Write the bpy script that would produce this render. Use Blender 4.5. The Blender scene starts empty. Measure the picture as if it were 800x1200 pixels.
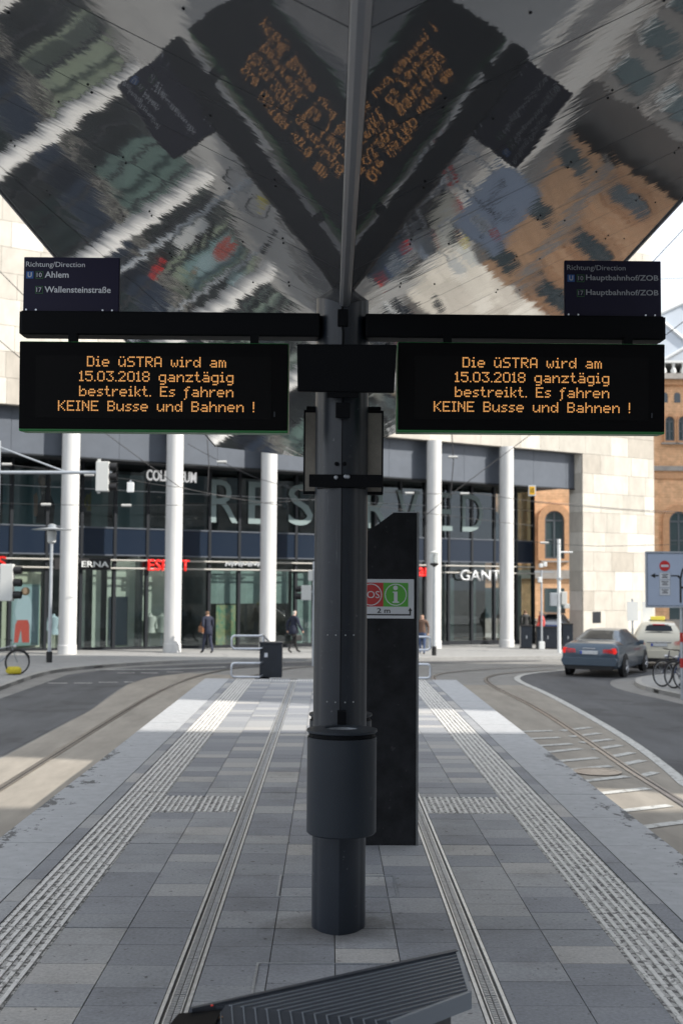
import bpy, bmesh, math, random
from mathutils import Vector, Matrix
random.seed(7)
R = math.radians
scene = bpy.context.scene
COL = scene.collection

# ------------------------------------------------------------------ camera, sky, sun, exposure
FPX = 1400.0
EYE = Vector((-0.04, 0.0, 1.8))
_p, _y, _r = math.atan(82 / FPX), math.atan(13.5 / FPX), R(0.4)
_fw = Vector((math.sin(_y) * math.cos(_p), math.cos(_y) * math.cos(_p), math.sin(_p)))
_rt = Vector((math.cos(_y), -math.sin(_y), 0)); _up = _rt.cross(_fw)
RT = _rt * math.cos(_r) + _up * math.sin(_r); UP = -_rt * math.sin(_r) + _up * math.cos(_r)
cam_d = bpy.data.cameras.new("camera"); cam = bpy.data.objects.new("camera", cam_d); COL.objects.link(cam)
cam_d.sensor_fit = 'VERTICAL'; cam_d.sensor_height = 36; cam_d.lens = 36 * FPX / 1200
cam_d.clip_start = 0.05; cam_d.clip_end = 3000
M = Matrix((RT, UP, -_fw)).transposed().to_4x4(); M.translation = EYE
cam.matrix_world = M
cam_d.dof.use_dof = True; cam_d.dof.focus_distance = 6.3; cam_d.dof.aperture_fstop = 3.7
scene.camera = cam

SUN_EL, SUN_AZ = R(35), R(107)          # azimuth clockwise from +Y
world = bpy.data.worlds.new("World"); scene.world = world; world.use_nodes = True
nt = world.node_tree; N = nt.nodes; L = nt.links
bg = N['Background']
sky = N.new('ShaderNodeTexSky'); sky.sky_type = 'NISHITA'; sky.sun_disc = False
sky.sun_elevation = SUN_EL; sky.sun_rotation = SUN_AZ; sky.dust_density = 2.5; sky.air_density = 1.0
tc = N.new('ShaderNodeTexCoord'); mp = N.new('ShaderNodeMapping'); mp.inputs['Scale'].default_value = (1.2, 1.2, 3.0)
cn = N.new('ShaderNodeTexNoise'); cn.inputs['Scale'].default_value = 2.2; cn.inputs['Detail'].default_value = 6
cr = N.new('ShaderNodeMapRange'); cr.inputs[1].default_value = 0.35; cr.inputs[2].default_value = 0.62
cr.inputs[3].default_value = 0.65; cr.inputs[4].default_value = 1.0
mx = N.new('ShaderNodeMixRGB'); mx.inputs['Color2'].default_value = (9.1, 9.7, 10.6, 1)   # thin white cloud
L.new(tc.outputs['Generated'], mp.inputs[0]); L.new(mp.outputs[0], cn.inputs['Vector'])
L.new(cn.outputs['Fac'], cr.inputs[0]); L.new(cr.outputs[0], mx.inputs['Fac'])
L.new(sky.outputs[0], mx.inputs['Color1']); L.new(mx.outputs[0], bg.inputs['Color'])
bg.inputs['Strength'].default_value = 0.07
sl = bpy.data.lights.new("sun", 'SUN'); sl.energy = 3.3; sl.angle = R(0.53); sl.color = (1.0, 0.945, 0.86)
so = bpy.data.objects.new("sun", sl); COL.objects.link(so)
SDIR = Vector((math.sin(SUN_AZ) * math.cos(SUN_EL), math.cos(SUN_AZ) * math.cos(SUN_EL), math.sin(SUN_EL)))
so.rotation_euler = SDIR.to_track_quat('Z', 'Y').to_euler(); so.location = (40, -10, 40)
vs = scene.view_settings; vs.view_transform = 'Standard'; vs.look = 'None'; vs.gamma = 1; vs.use_curve_mapping = False
vs.exposure = 1.05
scene.render.engine = 'CYCLES'
cy = scene.cycles; cy.use_denoising = True; cy.max_bounces = 8; cy.transparent_max_bounces = 12
cy.sample_clamp_indirect = 6; cy.blur_glossy = 0.0; cy.caustics_reflective = False; cy.caustics_refractive = False

# ------------------------------------------------------------------ helpers
def at(px, py, Y):                      # a pixel of the 800x1200 photograph, seen at depth Y, as a place in the world
    d = _fw * FPX + RT * (px - 400) - UP * (py - 600)
    return EYE + d * ((Y - EYE.y) / d.y)

def gz(x, y): return -1.0 - 0.012 * max(0.0, 0.6 * x + 0.8 * y - 30)

class MB:
    def __init__(s): s.v, s.f, s.m, s.cur = [], [], [], 0
    def face(s, pts):
        b = len(s.v); s.v += [tuple(p) for p in pts]; s.f.append(tuple(range(b, b + len(pts)))); s.m.append(s.cur)
    def raw(s, vs_, fs):
        b = len(s.v); s.v += [tuple(p) for p in vs_]
        for f in fs: s.f.append(tuple(b + i for i in f)); s.m.append(s.cur)
    def box(s, x0, x1, y0, y1, z0, z1, mat=None):
        vs_ = [Vector((x, y, z)) for z in (z0, z1) for y in (y0, y1) for x in (x0, x1)]
        if mat is not None: vs_ = [mat @ v for v in vs_]
        s.raw(vs_, [(0, 2, 3, 1), (4, 5, 7, 6), (0, 1, 5, 4), (2, 6, 7, 3), (0, 4, 6, 2), (1, 3, 7, 5)]); return s
    def prism(s, poly, z0, z1, axis='z', top=None):
        """poly of 2D points; axis z: (x,y) extruded in z; axis y: (x,z) extruded in y; axis x: (y,z) in x"""
        def P(a, b, c): return {'z': (a, b, c), 'y': (a, c, b), 'x': (c, a, b)}[axis]
        n = len(poly); b = [P(p[0], p[1], z0) for p in poly]; t = [P(p[0], p[1], z1) for p in poly]
        ar = sum(poly[i][0] * poly[(i + 1) % n][1] - poly[(i + 1) % n][0] * poly[i][1] for i in range(n))
        flip = (ar < 0) != (axis == 'y')
        fs = [tuple(range(n - 1, -1, -1)), tuple(range(n, 2 * n))] + [(i, (i + 1) % n, n + (i + 1) % n, n + i) for i in range(n)]
        if flip: fs = [tuple(reversed(f)) for f in fs]
        s.raw(b + t, fs); return s
    def tube(s, path, r, n=8, caps=True, closed=False):
        path = [Vector(p) for p in path]; k = len(path); rs = r if isinstance(r, (list, tuple)) else [r] * k
        rings = []; prev = None
        for i, p in enumerate(path):
            if closed: t = (path[(i + 1) % k] - path[i - 1])
            else: t = path[min(i + 1, k - 1)] - path[max(i - 1, 0)]
            t.normalize()
            if prev is None:
                a = Vector((0, 0, 1)) if abs(t.z) < 0.9 else Vector((1, 0, 0)); u = t.cross(a).normalized()
            else: u = (prev - t * prev.dot(t)).normalized()
            prev = u; w = t.cross(u)
            rings.append([p + (u * math.cos(2 * math.pi * j / n) + w * math.sin(2 * math.pi * j / n)) * rs[i] for j in range(n)])
        vs_ = [v for rg in rings for v in rg]; fs = []
        for i in range(k if closed else k - 1):
            i2 = (i + 1) % k
            for j in range(n): fs.append((i * n + j, i * n + (j + 1) % n, i2 * n + (j + 1) % n, i2 * n + j))
        if caps and not closed: fs += [tuple(range(n - 1, -1, -1)), tuple((k - 1) * n + j for j in range(n))]
        s.raw(vs_, fs); return s
    def lathe(s, prof, c=(0, 0, 0), n=24, axis='z', caps=True):
        """prof list of (r, h)"""
        vs_, fs = [], []
        for (r, h) in prof:
            for j in range(n):
                a = 2 * math.pi * j / n; x, y = r * math.cos(a), r * math.sin(a)
                q = {'z': (x, y, h), 'x': (h, x, y), 'y': (y, h, x)}[axis]
                vs_.append((q[0] + c[0], q[1] + c[1], q[2] + c[2]))
        for i in range(len(prof) - 1):
            for j in range(n): fs.append((i * n + j, i * n + (j + 1) % n, (i + 1) * n + (j + 1) % n, (i + 1) * n + j))
        if caps: fs += [tuple(range(n - 1, -1, -1)), tuple((len(prof) - 1) * n + j for j in range(n))]
        s.raw(vs_, fs); return s
    def mesh(s, name, mats, smooth=None):
        me = bpy.data.meshes.new(name); me.from_pydata(s.v, [], s.f)
        for m_ in (mats if isinstance(mats, (list, tuple)) else [mats]): me.materials.append(m_)
        if any(s.m): me.polygons.foreach_set('material_index', s.m)
        if smooth:
            me.polygons.foreach_set('use_smooth', [True] * len(me.polygons)); me.update(); me.set_sharp_from_angle(angle=R(smooth))
        me.update(); return me
    def build(s, name, mats, parent=None, smooth=None, bevel=0, **kw):
        o = link(name, s.mesh(name, mats, smooth), parent)
        if bevel:
            md = o.modifiers.new('bevel', 'BEVEL'); md.width = bevel; md.segments = 2; md.limit_method = 'ANGLE'; md.angle_limit = R(40)
        tag(o, **kw); return o

def link(name, data, parent=None, loc=None, rz=None, scale=None):
    o = bpy.data.objects.new(name, data); COL.objects.link(o)
    if parent: o.parent = parent
    if loc is not None: o.location = loc
    if rz is not None: o.rotation_euler = (0, 0, rz)
    if scale is not None: o.scale = scale
    return o
def tag(o, label=None, cat=None, group=None, kind=None):
    if label: o['label'] = label
    if cat: o['category'] = cat
    if group: o['group'] = group
    if kind: o['kind'] = kind
    return o
def thing(name, label, cat, loc=(0, 0, 0), rz=0, group=None):
    return tag(link(name, None, None, loc, rz), label, cat, group)
def copy_tree(o, parent=None):
    c = o.copy(); COL.objects.link(c); c.parent = parent
    for ch in list(o.children): copy_tree(ch, c)
    return c
def clip(poly, a, b, c):                # keep a*x+b*y<=c of a convex polygon
    out = []
    for i, p in enumerate(poly):
        q = poly[(i + 1) % len(poly)]; dp, dq = a * p[0] + b * p[1] - c, a * q[0] + b * q[1] - c
        if dp <= 0: out.append(p)
        if (dp < 0 < dq) or (dq < 0 < dp):
            t = dp / (dp - dq); out.append((p[0] + t * (q[0] - p[0]), p[1] + t * (q[1] - p[1])))
    return out
def sheet(name, poly, off, mat, parent=None, skirt=0, **kw):
    """a flat area of ground that follows the fall of the street"""
    bm = bmesh.new(); f = bm.faces.new([bm.verts.new((x, y, 0)) for x, y in poly])
    if f.normal.z < 0 or (f.normal_update() or f.normal.z < 0): f.normal_flip()
    bmesh.ops.triangulate(bm, faces=bm.faces[:])
    bmesh.ops.bisect_plane(bm, geom=bm.verts[:] + bm.edges[:] + bm.faces[:], plane_co=(0, 37.5, 0), plane_no=(0.6, 0.8, 0))
    if skirt:
        be = [e for e in bm.edges if e.is_boundary]
        ex = bmesh.ops.extrude_edge_only(bm, edges=be)
        low = [g for g in ex['geom'] if isinstance(g, bmesh.types.BMVert)]
    else: low = []
    ls = set(low)
    for v in bm.verts: v.co.z = gz(v.co.x, v.co.y) + off - (skirt if v in ls else 0)
    bmesh.ops.recalc_face_normals(bm, faces=bm.faces[:])
    if not skirt:
        for fc in bm.faces:
            if fc.normal.z < 0: fc.normal_flip()
    me = bpy.data.meshes.new(name); bm.to_mesh(me); bm.free(); me.materials.append(mat)
    o = link(name, me, parent); tag(o, **kw); return o
def text_mesh(s, size, ext=0.0, align='LEFT', squeeze=1.0, space=1.0, bold=0.0):
    cu = bpy.data.curves.new('t', 'FONT'); cu.body = s; cu.size = size; cu.extrude = ext; cu.align_x = align; cu.offset = bold
    cu.space_character = space; cu.resolution_u = 3
    o = bpy.data.objects.new('t', cu); COL.objects.link(o)
    dg = bpy.context.evaluated_depsgraph_get(); me = bpy.data.meshes.new_from_object(o.evaluated_get(dg))
    bpy.data.objects.remove(o); bpy.data.curves.remove(cu)
    if squeeze != 1.0: me.transform(Matrix.Diagonal((squeeze, 1, 1, 1)))
    return me
def upright(me): me.transform(Matrix.Rotation(R(90), 4, 'X')); return me     # lettering that stands and faces -Y
def fit_text(s, x0, x1, z0, z1, ext=0.0, bold=0.0):
    """lettering that fills x0..x1, z0..z1, standing, facing -Y"""
    me = text_mesh(s, 1.0, 0, bold=bold)
    xs = [v.co.x for v in me.vertices]; ys = [v.co.y for v in me.vertices]
    a, b, c, d = min(xs), max(xs), min(ys), max(ys)
    if ext:
        bm = bmesh.new(); bm.from_mesh(me); g = bmesh.ops.extrude_face_region(bm, geom=bm.faces[:])
        for v in [e for e in g['geom'] if isinstance(e, bmesh.types.BMVert)]: v.co.z += ext
        bmesh.ops.recalc_face_normals(bm, faces=bm.faces[:]); bm.to_mesh(me); bm.free()
    for v in me.vertices:
        x = x0 + (v.co.x - a) / (b - a) * (x1 - x0); z = z0 + (v.co.y - c) / (d - c) * (z1 - z0)
        v.co = (x, -v.co.z, z)
    return me

# ------------------------------------------------------------------ materials
def mat(name, col, rough=0.6, metal=0.0, var=0.0, scale=4.0, bump=0.0, bscale=40.0, col2=None, spec=0.5, coat=0, stretch=None, emit=None, es=0, obj_rand=None):
    m = bpy.data.materials.new(name); m.use_nodes = True; t = m.node_tree; n, l = t.nodes, t.links
    b = n['Principled BSDF']; b.inputs['Roughness'].default_value = rough; b.inputs['Metallic'].default_value = metal
    b.inputs['Specular IOR Level'].default_value = spec; b.inputs['Base Color'].default_value = (*col, 1)
    if coat: b.inputs['Coat Weight'].default_value = coat; b.inputs['Coat Roughness'].default_value = 0.06
    if emit: b.inputs['Emission Color'].default_value = (*emit, 1); b.inputs['Emission Strength'].default_value = es
    g = n.new('ShaderNodeNewGeometry'); vec = g.outputs['Position']
    if stretch:
        k = n.new('ShaderNodeMapping'); k.inputs['Scale'].default_value = stretch; l.new(vec, k.inputs[0]); vec = k.outputs[0]
    if var:
        x = n.new('ShaderNodeTexNoise'); x.inputs['Scale'].default_value = scale; x.inputs['Detail'].default_value = 7; x.inputs['Roughness'].default_value = 0.65
        l.new(vec, x.inputs['Vector'])
        rp = n.new('ShaderNodeMapRange'); rp.inputs[1].default_value = 0.3; rp.inputs[2].default_value = 0.7; l.new(x.outputs['Fac'], rp.inputs[0])
        mixn = n.new('ShaderNodeMixRGB'); c2 = col2 or tuple(c * (1 - var) for c in col); c1 = col if col2 else tuple(min(1, c * (1 + var)) for c in col)
        mixn.inputs[1].default_value = (*c2, 1); mixn.inputs[2].default_value = (*c1, 1)
        l.new(rp.outputs[0], mixn.inputs[0]); l.new(mixn.outputs[0], b.inputs['Base Color'])
        m['_c'] = 1
    if bump:
        x2 = n.new('ShaderNodeTexNoise'); x2.inputs['Scale'].default_value = bscale; x2.inputs['Detail'].default_value = 4; l.new(vec, x2.inputs['Vector'])
        bp = n.new('ShaderNodeBump'); bp.inputs['Strength'].default_value = bump; bp.inputs['Distance'].default_value = 0.01
        l.new(x2.outputs['Fac'], bp.inputs['Height']); l.new(bp.outputs[0], b.inputs['Normal'])
    return m
def col_in(m):
    b = m.node_tree.nodes['Principled BSDF']; i = b.inputs['Base Color']
    return b, (i.links[0].from_socket if i.is_linked else None)
def ramp(n, stops, const=False):
    r = n.new('ShaderNodeValToRGB'); e = r.color_ramp.elements
    if const: r.color_ramp.interpolation = 'CONSTANT'
    while len(e) < len(stops): e.new(0.5)
    for i, (p, c) in enumerate(stops): e[i].position = p; e[i].color = (*c, 1)
    return r
def speckle(m, dark, scale, thr, amount=1.0, big=None):
    """dark dirt spots laid over whatever colour the material has"""
    t = m.node_tree; n, l = t.nodes, t.links; b, src = col_in(m)
    g = n.new('ShaderNodeNewGeometry'); x = n.new('ShaderNodeTexNoise'); x.inputs['Scale'].default_value = scale; x.inputs['Detail'].default_value = 3
    l.new(g.outputs['Position'], x.inputs['Vector'])
    r = n.new('ShaderNodeMapRange'); r.inputs[1].default_value = thr; r.inputs[2].default_value = thr + 0.04; r.inputs[4].default_value = amount
    l.new(x.outputs['Fac'], r.inputs[0]); fac = r.outputs[0]
    if big:
        y = n.new('ShaderNodeTexNoise'); y.inputs['Scale'].default_value = big[0]; y.inputs['Detail'].default_value = 2; l.new(g.outputs['Position'], y.inputs['Vector'])
        r2 = n.new('ShaderNodeMapRange'); r2.inputs[1].default_value = big[1]; r2.inputs[2].default_value = big[2]; l.new(y.outputs['Fac'], r2.inputs[0])
        mu = n.new('ShaderNodeMath'); mu.operation = 'MULTIPLY'; l.new(fac, mu.inputs[0]); l.new(r2.outputs[0], mu.inputs[1]); fac = mu.outputs[0]
    mixn = n.new('ShaderNodeMixRGB'); mixn.inputs[2].default_value = (*dark, 1); l.new(fac, mixn.inputs[0])
    if src: l.new(src, mixn.inputs[1])
    else: mixn.inputs[1].default_value = b.inputs['Base Color'].default_value
    l.new(mixn.outputs[0], b.inputs['Base Color']); return m
def tone(m, stops, island=False):
    """each piece its own tone: multiplies the colour by a random step per object (or per loose piece)"""
    t = m.node_tree; n, l = t.nodes, t.links; b, src = col_in(m)
    if island: o = n.new('ShaderNodeNewGeometry').outputs['Random Per Island']
    else: o = n.new('ShaderNodeObjectInfo').outputs['Random']
    r = ramp(n, stops, True); l.new(o, r.inputs[0])
    mixn = n.new('ShaderNodeMixRGB'); mixn.blend_type = 'MULTIPLY'; mixn.inputs[0].default_value = 1
    if src: l.new(src, mixn.inputs[1])
    else: mixn.inputs[1].default_value = b.inputs['Base Color'].default_value
    l.new(r.outputs[0], mixn.inputs[2]); l.new(mixn.outputs[0], b.inputs['Base Color']); return m
def glass(name, tint, refl=0.5, rough=0.02):
    m = bpy.data.materials.new(name); m.use_nodes = True; t = m.node_tree; n, l = t.nodes, t.links
    n.remove(n['Principled BSDF']); out = n['Material Output']
    tr = n.new('ShaderNodeBsdfTransparent'); tr.inputs[0].default_value = (*tint, 1)
    gl = n.new('ShaderNodeBsdfGlossy'); gl.inputs['Roughness'].default_value = rough; gl.inputs[0].default_value = (0.9, 0.95, 1, 1)
    lw = n.new('ShaderNodeLayerWeight'); lw.inputs[0].default_value = .5
    pw = n.new('ShaderNodeMath'); pw.operation = 'POWER'; pw.inputs[1].default_value = 5; l.new(lw.outputs['Facing'], pw.inputs[0])
    ad = n.new('ShaderNodeMath'); ad.operation = 'MULTIPLY_ADD'; ad.inputs[1].default_value = .9; ad.inputs[2].default_value = refl + .045; ad.use_clamp = True
    mxs = n.new('ShaderNodeMixShader'); l.new(pw.outputs[0], ad.inputs[0]); l.new(ad.outputs[0], mxs.inputs[0])
    l.new(tr.outputs[0], mxs.inputs[1]); l.new(gl.outputs[0], mxs.inputs[2]); l.new(mxs.outputs[0], out.inputs[0]); return m

PAV_STOPS = [(0, (.72, .74, .78)), (.22, (.86, .88, .9)), (.42, (.98, .99, 1.0)), (.6, (1.1, 1.09, 1.06)), (.78, (.78, .8, .84)), (.9, (1.28, 1.23, 1.15))]
m_paver = speckle(tone(mat('paver', (.315, .32, .333), .72, var=.22, scale=55, bump=.12, bscale=220), PAV_STOPS), (.05, .05, .05), 24, .668, .75)
def stains(m, foot=False):
    t = m.node_tree; n, l = t.nodes, t.links; b, src = col_in(m)
    g = n.new('ShaderNodeNewGeometry'); a = n.new('ShaderNodeTexNoise'); a.inputs['Scale'].default_value = 1.7; a.inputs['Detail'].default_value = 8; a.inputs['Roughness'].default_value = .7; l.new(g.outputs['Position'], a.inputs['Vector'])
    r = ramp(n, [(.3, (.74, .73, .71)), (.5, (1, 1, 1)), (.7, (1.12, 1.11, 1.08))]); l.new(a.outputs['Fac'], r.inputs[0])
    mixn = n.new('ShaderNodeMixRGB'); mixn.blend_type = 'MULTIPLY'; mixn.inputs[0].default_value = 1; l.new(src, mixn.inputs[1]); l.new(r.outputs[0], mixn.inputs[2]); o = mixn.outputs[0]
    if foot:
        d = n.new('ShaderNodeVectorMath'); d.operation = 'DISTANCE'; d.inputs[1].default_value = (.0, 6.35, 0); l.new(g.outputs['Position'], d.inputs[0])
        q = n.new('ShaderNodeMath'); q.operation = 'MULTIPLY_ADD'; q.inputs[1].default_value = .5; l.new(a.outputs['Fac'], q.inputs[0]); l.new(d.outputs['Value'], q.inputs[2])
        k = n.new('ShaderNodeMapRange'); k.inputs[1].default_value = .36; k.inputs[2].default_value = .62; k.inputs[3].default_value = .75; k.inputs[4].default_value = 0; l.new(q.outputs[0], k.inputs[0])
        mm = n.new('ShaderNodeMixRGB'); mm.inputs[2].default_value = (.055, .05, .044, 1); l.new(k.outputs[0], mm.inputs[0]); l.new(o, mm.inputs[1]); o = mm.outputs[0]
    l.new(o, b.inputs['Base Color']); return m
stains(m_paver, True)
m_paver_far = tone(mat('paver_far', (.315, .32, .333), .72, var=.22, scale=55), PAV_STOPS, True)
m_joint = mat('joint', (.15, .145, .135), .9, var=.3, scale=30)
m_edge = speckle(speckle(mat('edge_slab', (.39, .4, .415), .75, var=.12, scale=9, bump=.1, bscale=160), (.05, .05, .052), 26, .68, .7), (.14, .14, .14), 9, .58, .4, big=(1.1, .62, .74))
def edge_moss(m):
    t = m.node_tree; n, l = t.nodes, t.links; b, src = col_in(m)
    g = n.new('ShaderNodeNewGeometry'); sx = n.new('ShaderNodeSeparateXYZ'); l.new(g.outputs['Position'], sx.inputs[0])
    ab = n.new('ShaderNodeMath'); ab.operation = 'ABSOLUTE'; l.new(sx.outputs[0], ab.inputs[0])
    r = n.new('ShaderNodeMapRange'); r.inputs[1].default_value = 1.95; r.inputs[2].default_value = 2.32; r.inputs[3].default_value = -.12; r.inputs[4].default_value = .1; l.new(ab.outputs[0], r.inputs[0])
    mp_ = n.new('ShaderNodeMapping'); mp_.inputs['Scale'].default_value = (1, .55, 1); l.new(g.outputs['Position'], mp_.inputs[0])
    a = n.new('ShaderNodeTexNoise'); a.inputs['Scale'].default_value = 9; a.inputs['Detail'].default_value = 5; a.inputs['Roughness'].default_value = .7; l.new(mp_.outputs[0], a.inputs['Vector'])
    c = n.new('ShaderNodeTexNoise'); c.inputs['Scale'].default_value = .9; c.inputs['Detail'].default_value = 2; l.new(g.outputs['Position'], c.inputs['Vector'])
    ry = n.new('ShaderNodeMapRange'); ry.inputs[1].default_value = 12.5; ry.inputs[2].default_value = 14.5; ry.inputs[3].default_value = 0; ry.inputs[4].default_value = -.2; l.new(sx.outputs[1], ry.inputs[0])
    ay = n.new('ShaderNodeMath'); l.new(r.outputs[0], ay.inputs[0]); l.new(ry.outputs[0], ay.inputs[1])
    m1 = n.new('ShaderNodeMath'); l.new(a.outputs['Fac'], m1.inputs[0]); l.new(ay.outputs[0], m1.inputs[1])
    m2 = n.new('ShaderNodeMath'); m2.operation = 'MULTIPLY_ADD'; m2.inputs[1].default_value = .5; l.new(c.outputs['Fac'], m2.inputs[0]); l.new(m1.outputs[0], m2.inputs[2])
    r2 = n.new('ShaderNodeMapRange'); r2.inputs[1].default_value = .85; r2.inputs[2].default_value = .89; r2.inputs[4].default_value = .8; l.new(m2.outputs[0], r2.inputs[0])
    mixn = n.new('ShaderNodeMixRGB'); mixn.inputs[2].default_value = (.045, .047, .048, 1); l.new(r2.outputs[0], mixn.inputs[0]); l.new(src, mixn.inputs[1]); l.new(mixn.outputs[0], b.inputs['Base Color']); return m
edge_moss(m_edge)
m_tactile = speckle(mat('tactile_base', (.5, .49, .47), .8, var=.3, scale=18, bump=.2, bscale=120), (.07, .068, .066), 24, .505, .8)
m_rib = speckle(mat('tactile_rib', (.7, .685, .66), .7, var=.15, scale=30), (.15, .145, .14), 18, .6, .7)
m_steel = mat('stainless_steel', (.6, .63, .68), .36, .9, var=.15, scale=20, bump=.03)
m_grate = mat('drain_steel', (.36, .38, .41), .45, .6, var=.25, scale=40)
m_street = speckle(mat('street_concrete', (.21, .205, .195), .85, var=.18, scale=1.1, bump=.1, bscale=90), (.1, .1, .1), 5, .6, .25)
m_track = mat('track_concrete', (.265, .24, .205), .85, var=.2, scale=2.0, bump=.12, bscale=110, stretch=(1, .25, 1))
m_asphalt = speckle(mat('asphalt', (.078, .08, .085), .85, var=.28, scale=.9, bump=.2, bscale=150, stretch=(1.4, .3, 1)), (.04, .04, .042), .8, .58, .5)
m_walk = mat('pavement_slab', (.29, .29, .285), .8, var=.14, scale=3)
m_kerb = mat('kerb_stone', (.34, .33, .31), .8, var=.15, scale=6)
m_white = speckle(mat('road_paint', (.47, .47, .45), .7, var=.2, scale=7), (.2, .19, .17), 11, .58, .7)
m_rail = mat('rail_steel', (.28, .25, .23), .38, 1.0, var=.3, scale=8)
m_groove = mat('rail_groove', (.05, .045, .04), .8)
m_black = mat('black_paint', (.005, .0055, .007), .55, bump=.02, bscale=200, spec=.08)
m_screen = mat('screen_black', (.002, .002, .0025), .4, spec=.06)
m_pole = mat('anthracite_paint', (.014, .019, .028), .36, 0.0, var=.2, scale=5, bump=.03, bscale=60, spec=.4)
m_bin = speckle(mat('bin_paint', (.015, .021, .03), .42, 0, var=.1, scale=6, bump=.02, spec=.35), (.11, .12, .13), 9, .71, .35)
m_pole = speckle(speckle(m_pole, (.16, .17, .18), 34, .7, .35), (.1, .1, .1), 7, .68, .2)
m_green = mat('green_edge', (.012, .2, .04), .4)
def scratches(m, col, thr=.64, amount=.45):
    t = m.node_tree; n, l = t.nodes, t.links; b, src = col_in(m)
    g = n.new('ShaderNodeNewGeometry'); k = n.new('ShaderNodeMapping'); k.inputs['Scale'].default_value = (38, 38, 2.2); l.new(g.outputs['Position'], k.inputs[0])
    x = n.new('ShaderNodeTexNoise'); x.inputs['Scale'].default_value = 1; x.inputs['Detail'].default_value = 4; x.inputs['Roughness'].default_value = .7; l.new(k.outputs[0], x.inputs['Vector'])
    y = n.new('ShaderNodeTexNoise'); y.inputs['Scale'].default_value = 3.2; y.inputs['Detail'].default_value = 3; l.new(g.outputs['Position'], y.inputs['Vector'])
    r = n.new('ShaderNodeMapRange'); r.inputs[1].default_value = thr; r.inputs[2].default_value = thr + .05; r.inputs[4].default_value = amount; l.new(x.outputs['Fac'], r.inputs[0])
    r2 = n.new('ShaderNodeMapRange'); r2.inputs[1].default_value = .48; r2.inputs[2].default_value = .62; l.new(y.outputs['Fac'], r2.inputs[0])
    mu = n.new('ShaderNodeMath'); mu.operation = 'MULTIPLY'; l.new(r.outputs[0], mu.inputs[0]); l.new(r2.outputs[0], mu.inputs[1])
    mixn = n.new('ShaderNodeMixRGB'); mixn.inputs[2].default_value = (*col, 1); l.new(mu.outputs[0], mixn.inputs[0]); l.new(src, mixn.inputs[1]); l.new(mixn.outputs[0], b.inputs['Base Color']); return m
scratches(m_pole, (.13, .135, .14)); scratches(m_bin, (.12, .125, .13))
m_navy = mat('sign_navy', (.012, .010, .035), .42, bump=.01, spec=.2)
m_cdark = speckle(mat('dark_concrete', (.016, .017, .0195), .7, var=.45, scale=7, bump=.25, bscale=60, spec=.15), (.008, .008, .009), 30, .69, .9)
m_cdark = speckle(m_cdark, (.06, .062, .066), 21, .69, .45)
m_letter = mat('sign_lettering', (.72, .74, .78), .5)
m_signwhite = mat('sign_white', (.55, .57, .6), .5)
m_red = mat('sign_red', (.42, .02, .02), .45); m_sgreen = mat('sign_green', (.07, .34, .03), .45); m_ublue = mat('badge_blue', (.02, .12, .4), .45)
m_bgreen = mat('badge_green', (.02, .14, .03), .45)
m_led = mat('led_amber', (.05, .02, .0), .5, emit=(1.0, .46, .14), es=.42)
m_case = mat('poster_paper', (.22, .2, .17), .6, var=.2, scale=12)

# brushed, slightly buckled mirror steel of the canopy soffit
m_mirror = bpy.data.materials.new('polished_soffit'); m_mirror.use_nodes = True
_t = m_mirror.node_tree; _n, _l = _t.nodes, _t.links; _b = _n['Principled BSDF']
_b.inputs['Metallic'].default_value = 0; _b.inputs['IOR'].default_value = 2.05; _b.inputs['Roughness'].default_value = .07; _b.inputs['Base Color'].default_value = (.125, .128, .135, 1)
_g = _n.new('ShaderNodeNewGeometry'); _o = _n.new('ShaderNodeObjectInfo')
_mp = _n.new('ShaderNodeMapping'); _mp.inputs['Scale'].default_value = (.8, 1.3, .8)
_ad = _n.new('ShaderNodeVectorMath'); _ad.operation = 'ADD'; _l.new(_g.outputs['Position'], _ad.inputs[0])
_sc = _n.new('ShaderNodeMath'); _sc.operation = 'MULTIPLY'; _sc.inputs[1].default_value = 31; _l.new(_o.outputs['Random'], _sc.inputs[0]); _l.new(_sc.outputs[0], _ad.inputs[1])
_l.new(_ad.outputs[0], _mp.inputs[0])
_n1 = _n.new('ShaderNodeTexNoise'); _n1.inputs['Scale'].default_value = 1.6; _n1.inputs['Detail'].default_value = 1; _l.new(_mp.outputs[0], _n1.inputs['Vector'])
_n2 = _n.new('ShaderNodeTexNoise'); _n2.inputs['Scale'].default_value = 17; _n2.inputs['Detail'].default_value = 1; _l.new(_mp.outputs[0], _n2.inputs['Vector'])
_m1 = _n.new('ShaderNodeMath'); _m1.operation = 'MULTIPLY_ADD'; _m1.inputs[1].default_value = .085; _l.new(_n2.outputs['Fac'], _m1.inputs[0]); _l.new(_n1.outputs['Fac'], _m1.inputs[2])
_bp = _n.new('ShaderNodeBump'); _bp.inputs['Strength'].default_value = 1.0; _bp.inputs['Distance'].default_value = .0022
_l.new(_m1.outputs[0], _bp.inputs['Height']); _l.new(_bp.outputs[0], _b.inputs['Normal'])
_n3 = _n.new('ShaderNodeTexNoise'); _n3.inputs['Scale'].default_value = 3; _n3.inputs['Detail'].default_value = 5; _l.new(_g.outputs['Position'], _n3.inputs['Vector'])
_r3 = _n.new('ShaderNodeMapRange'); _r3.inputs[3].default_value = .018; _r3.inputs[4].default_value = .045; _l.new(_n3.outputs['Fac'], _r3.inputs[0]); _l.new(_r3.outputs[0], _b.inputs['Roughness'])
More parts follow.
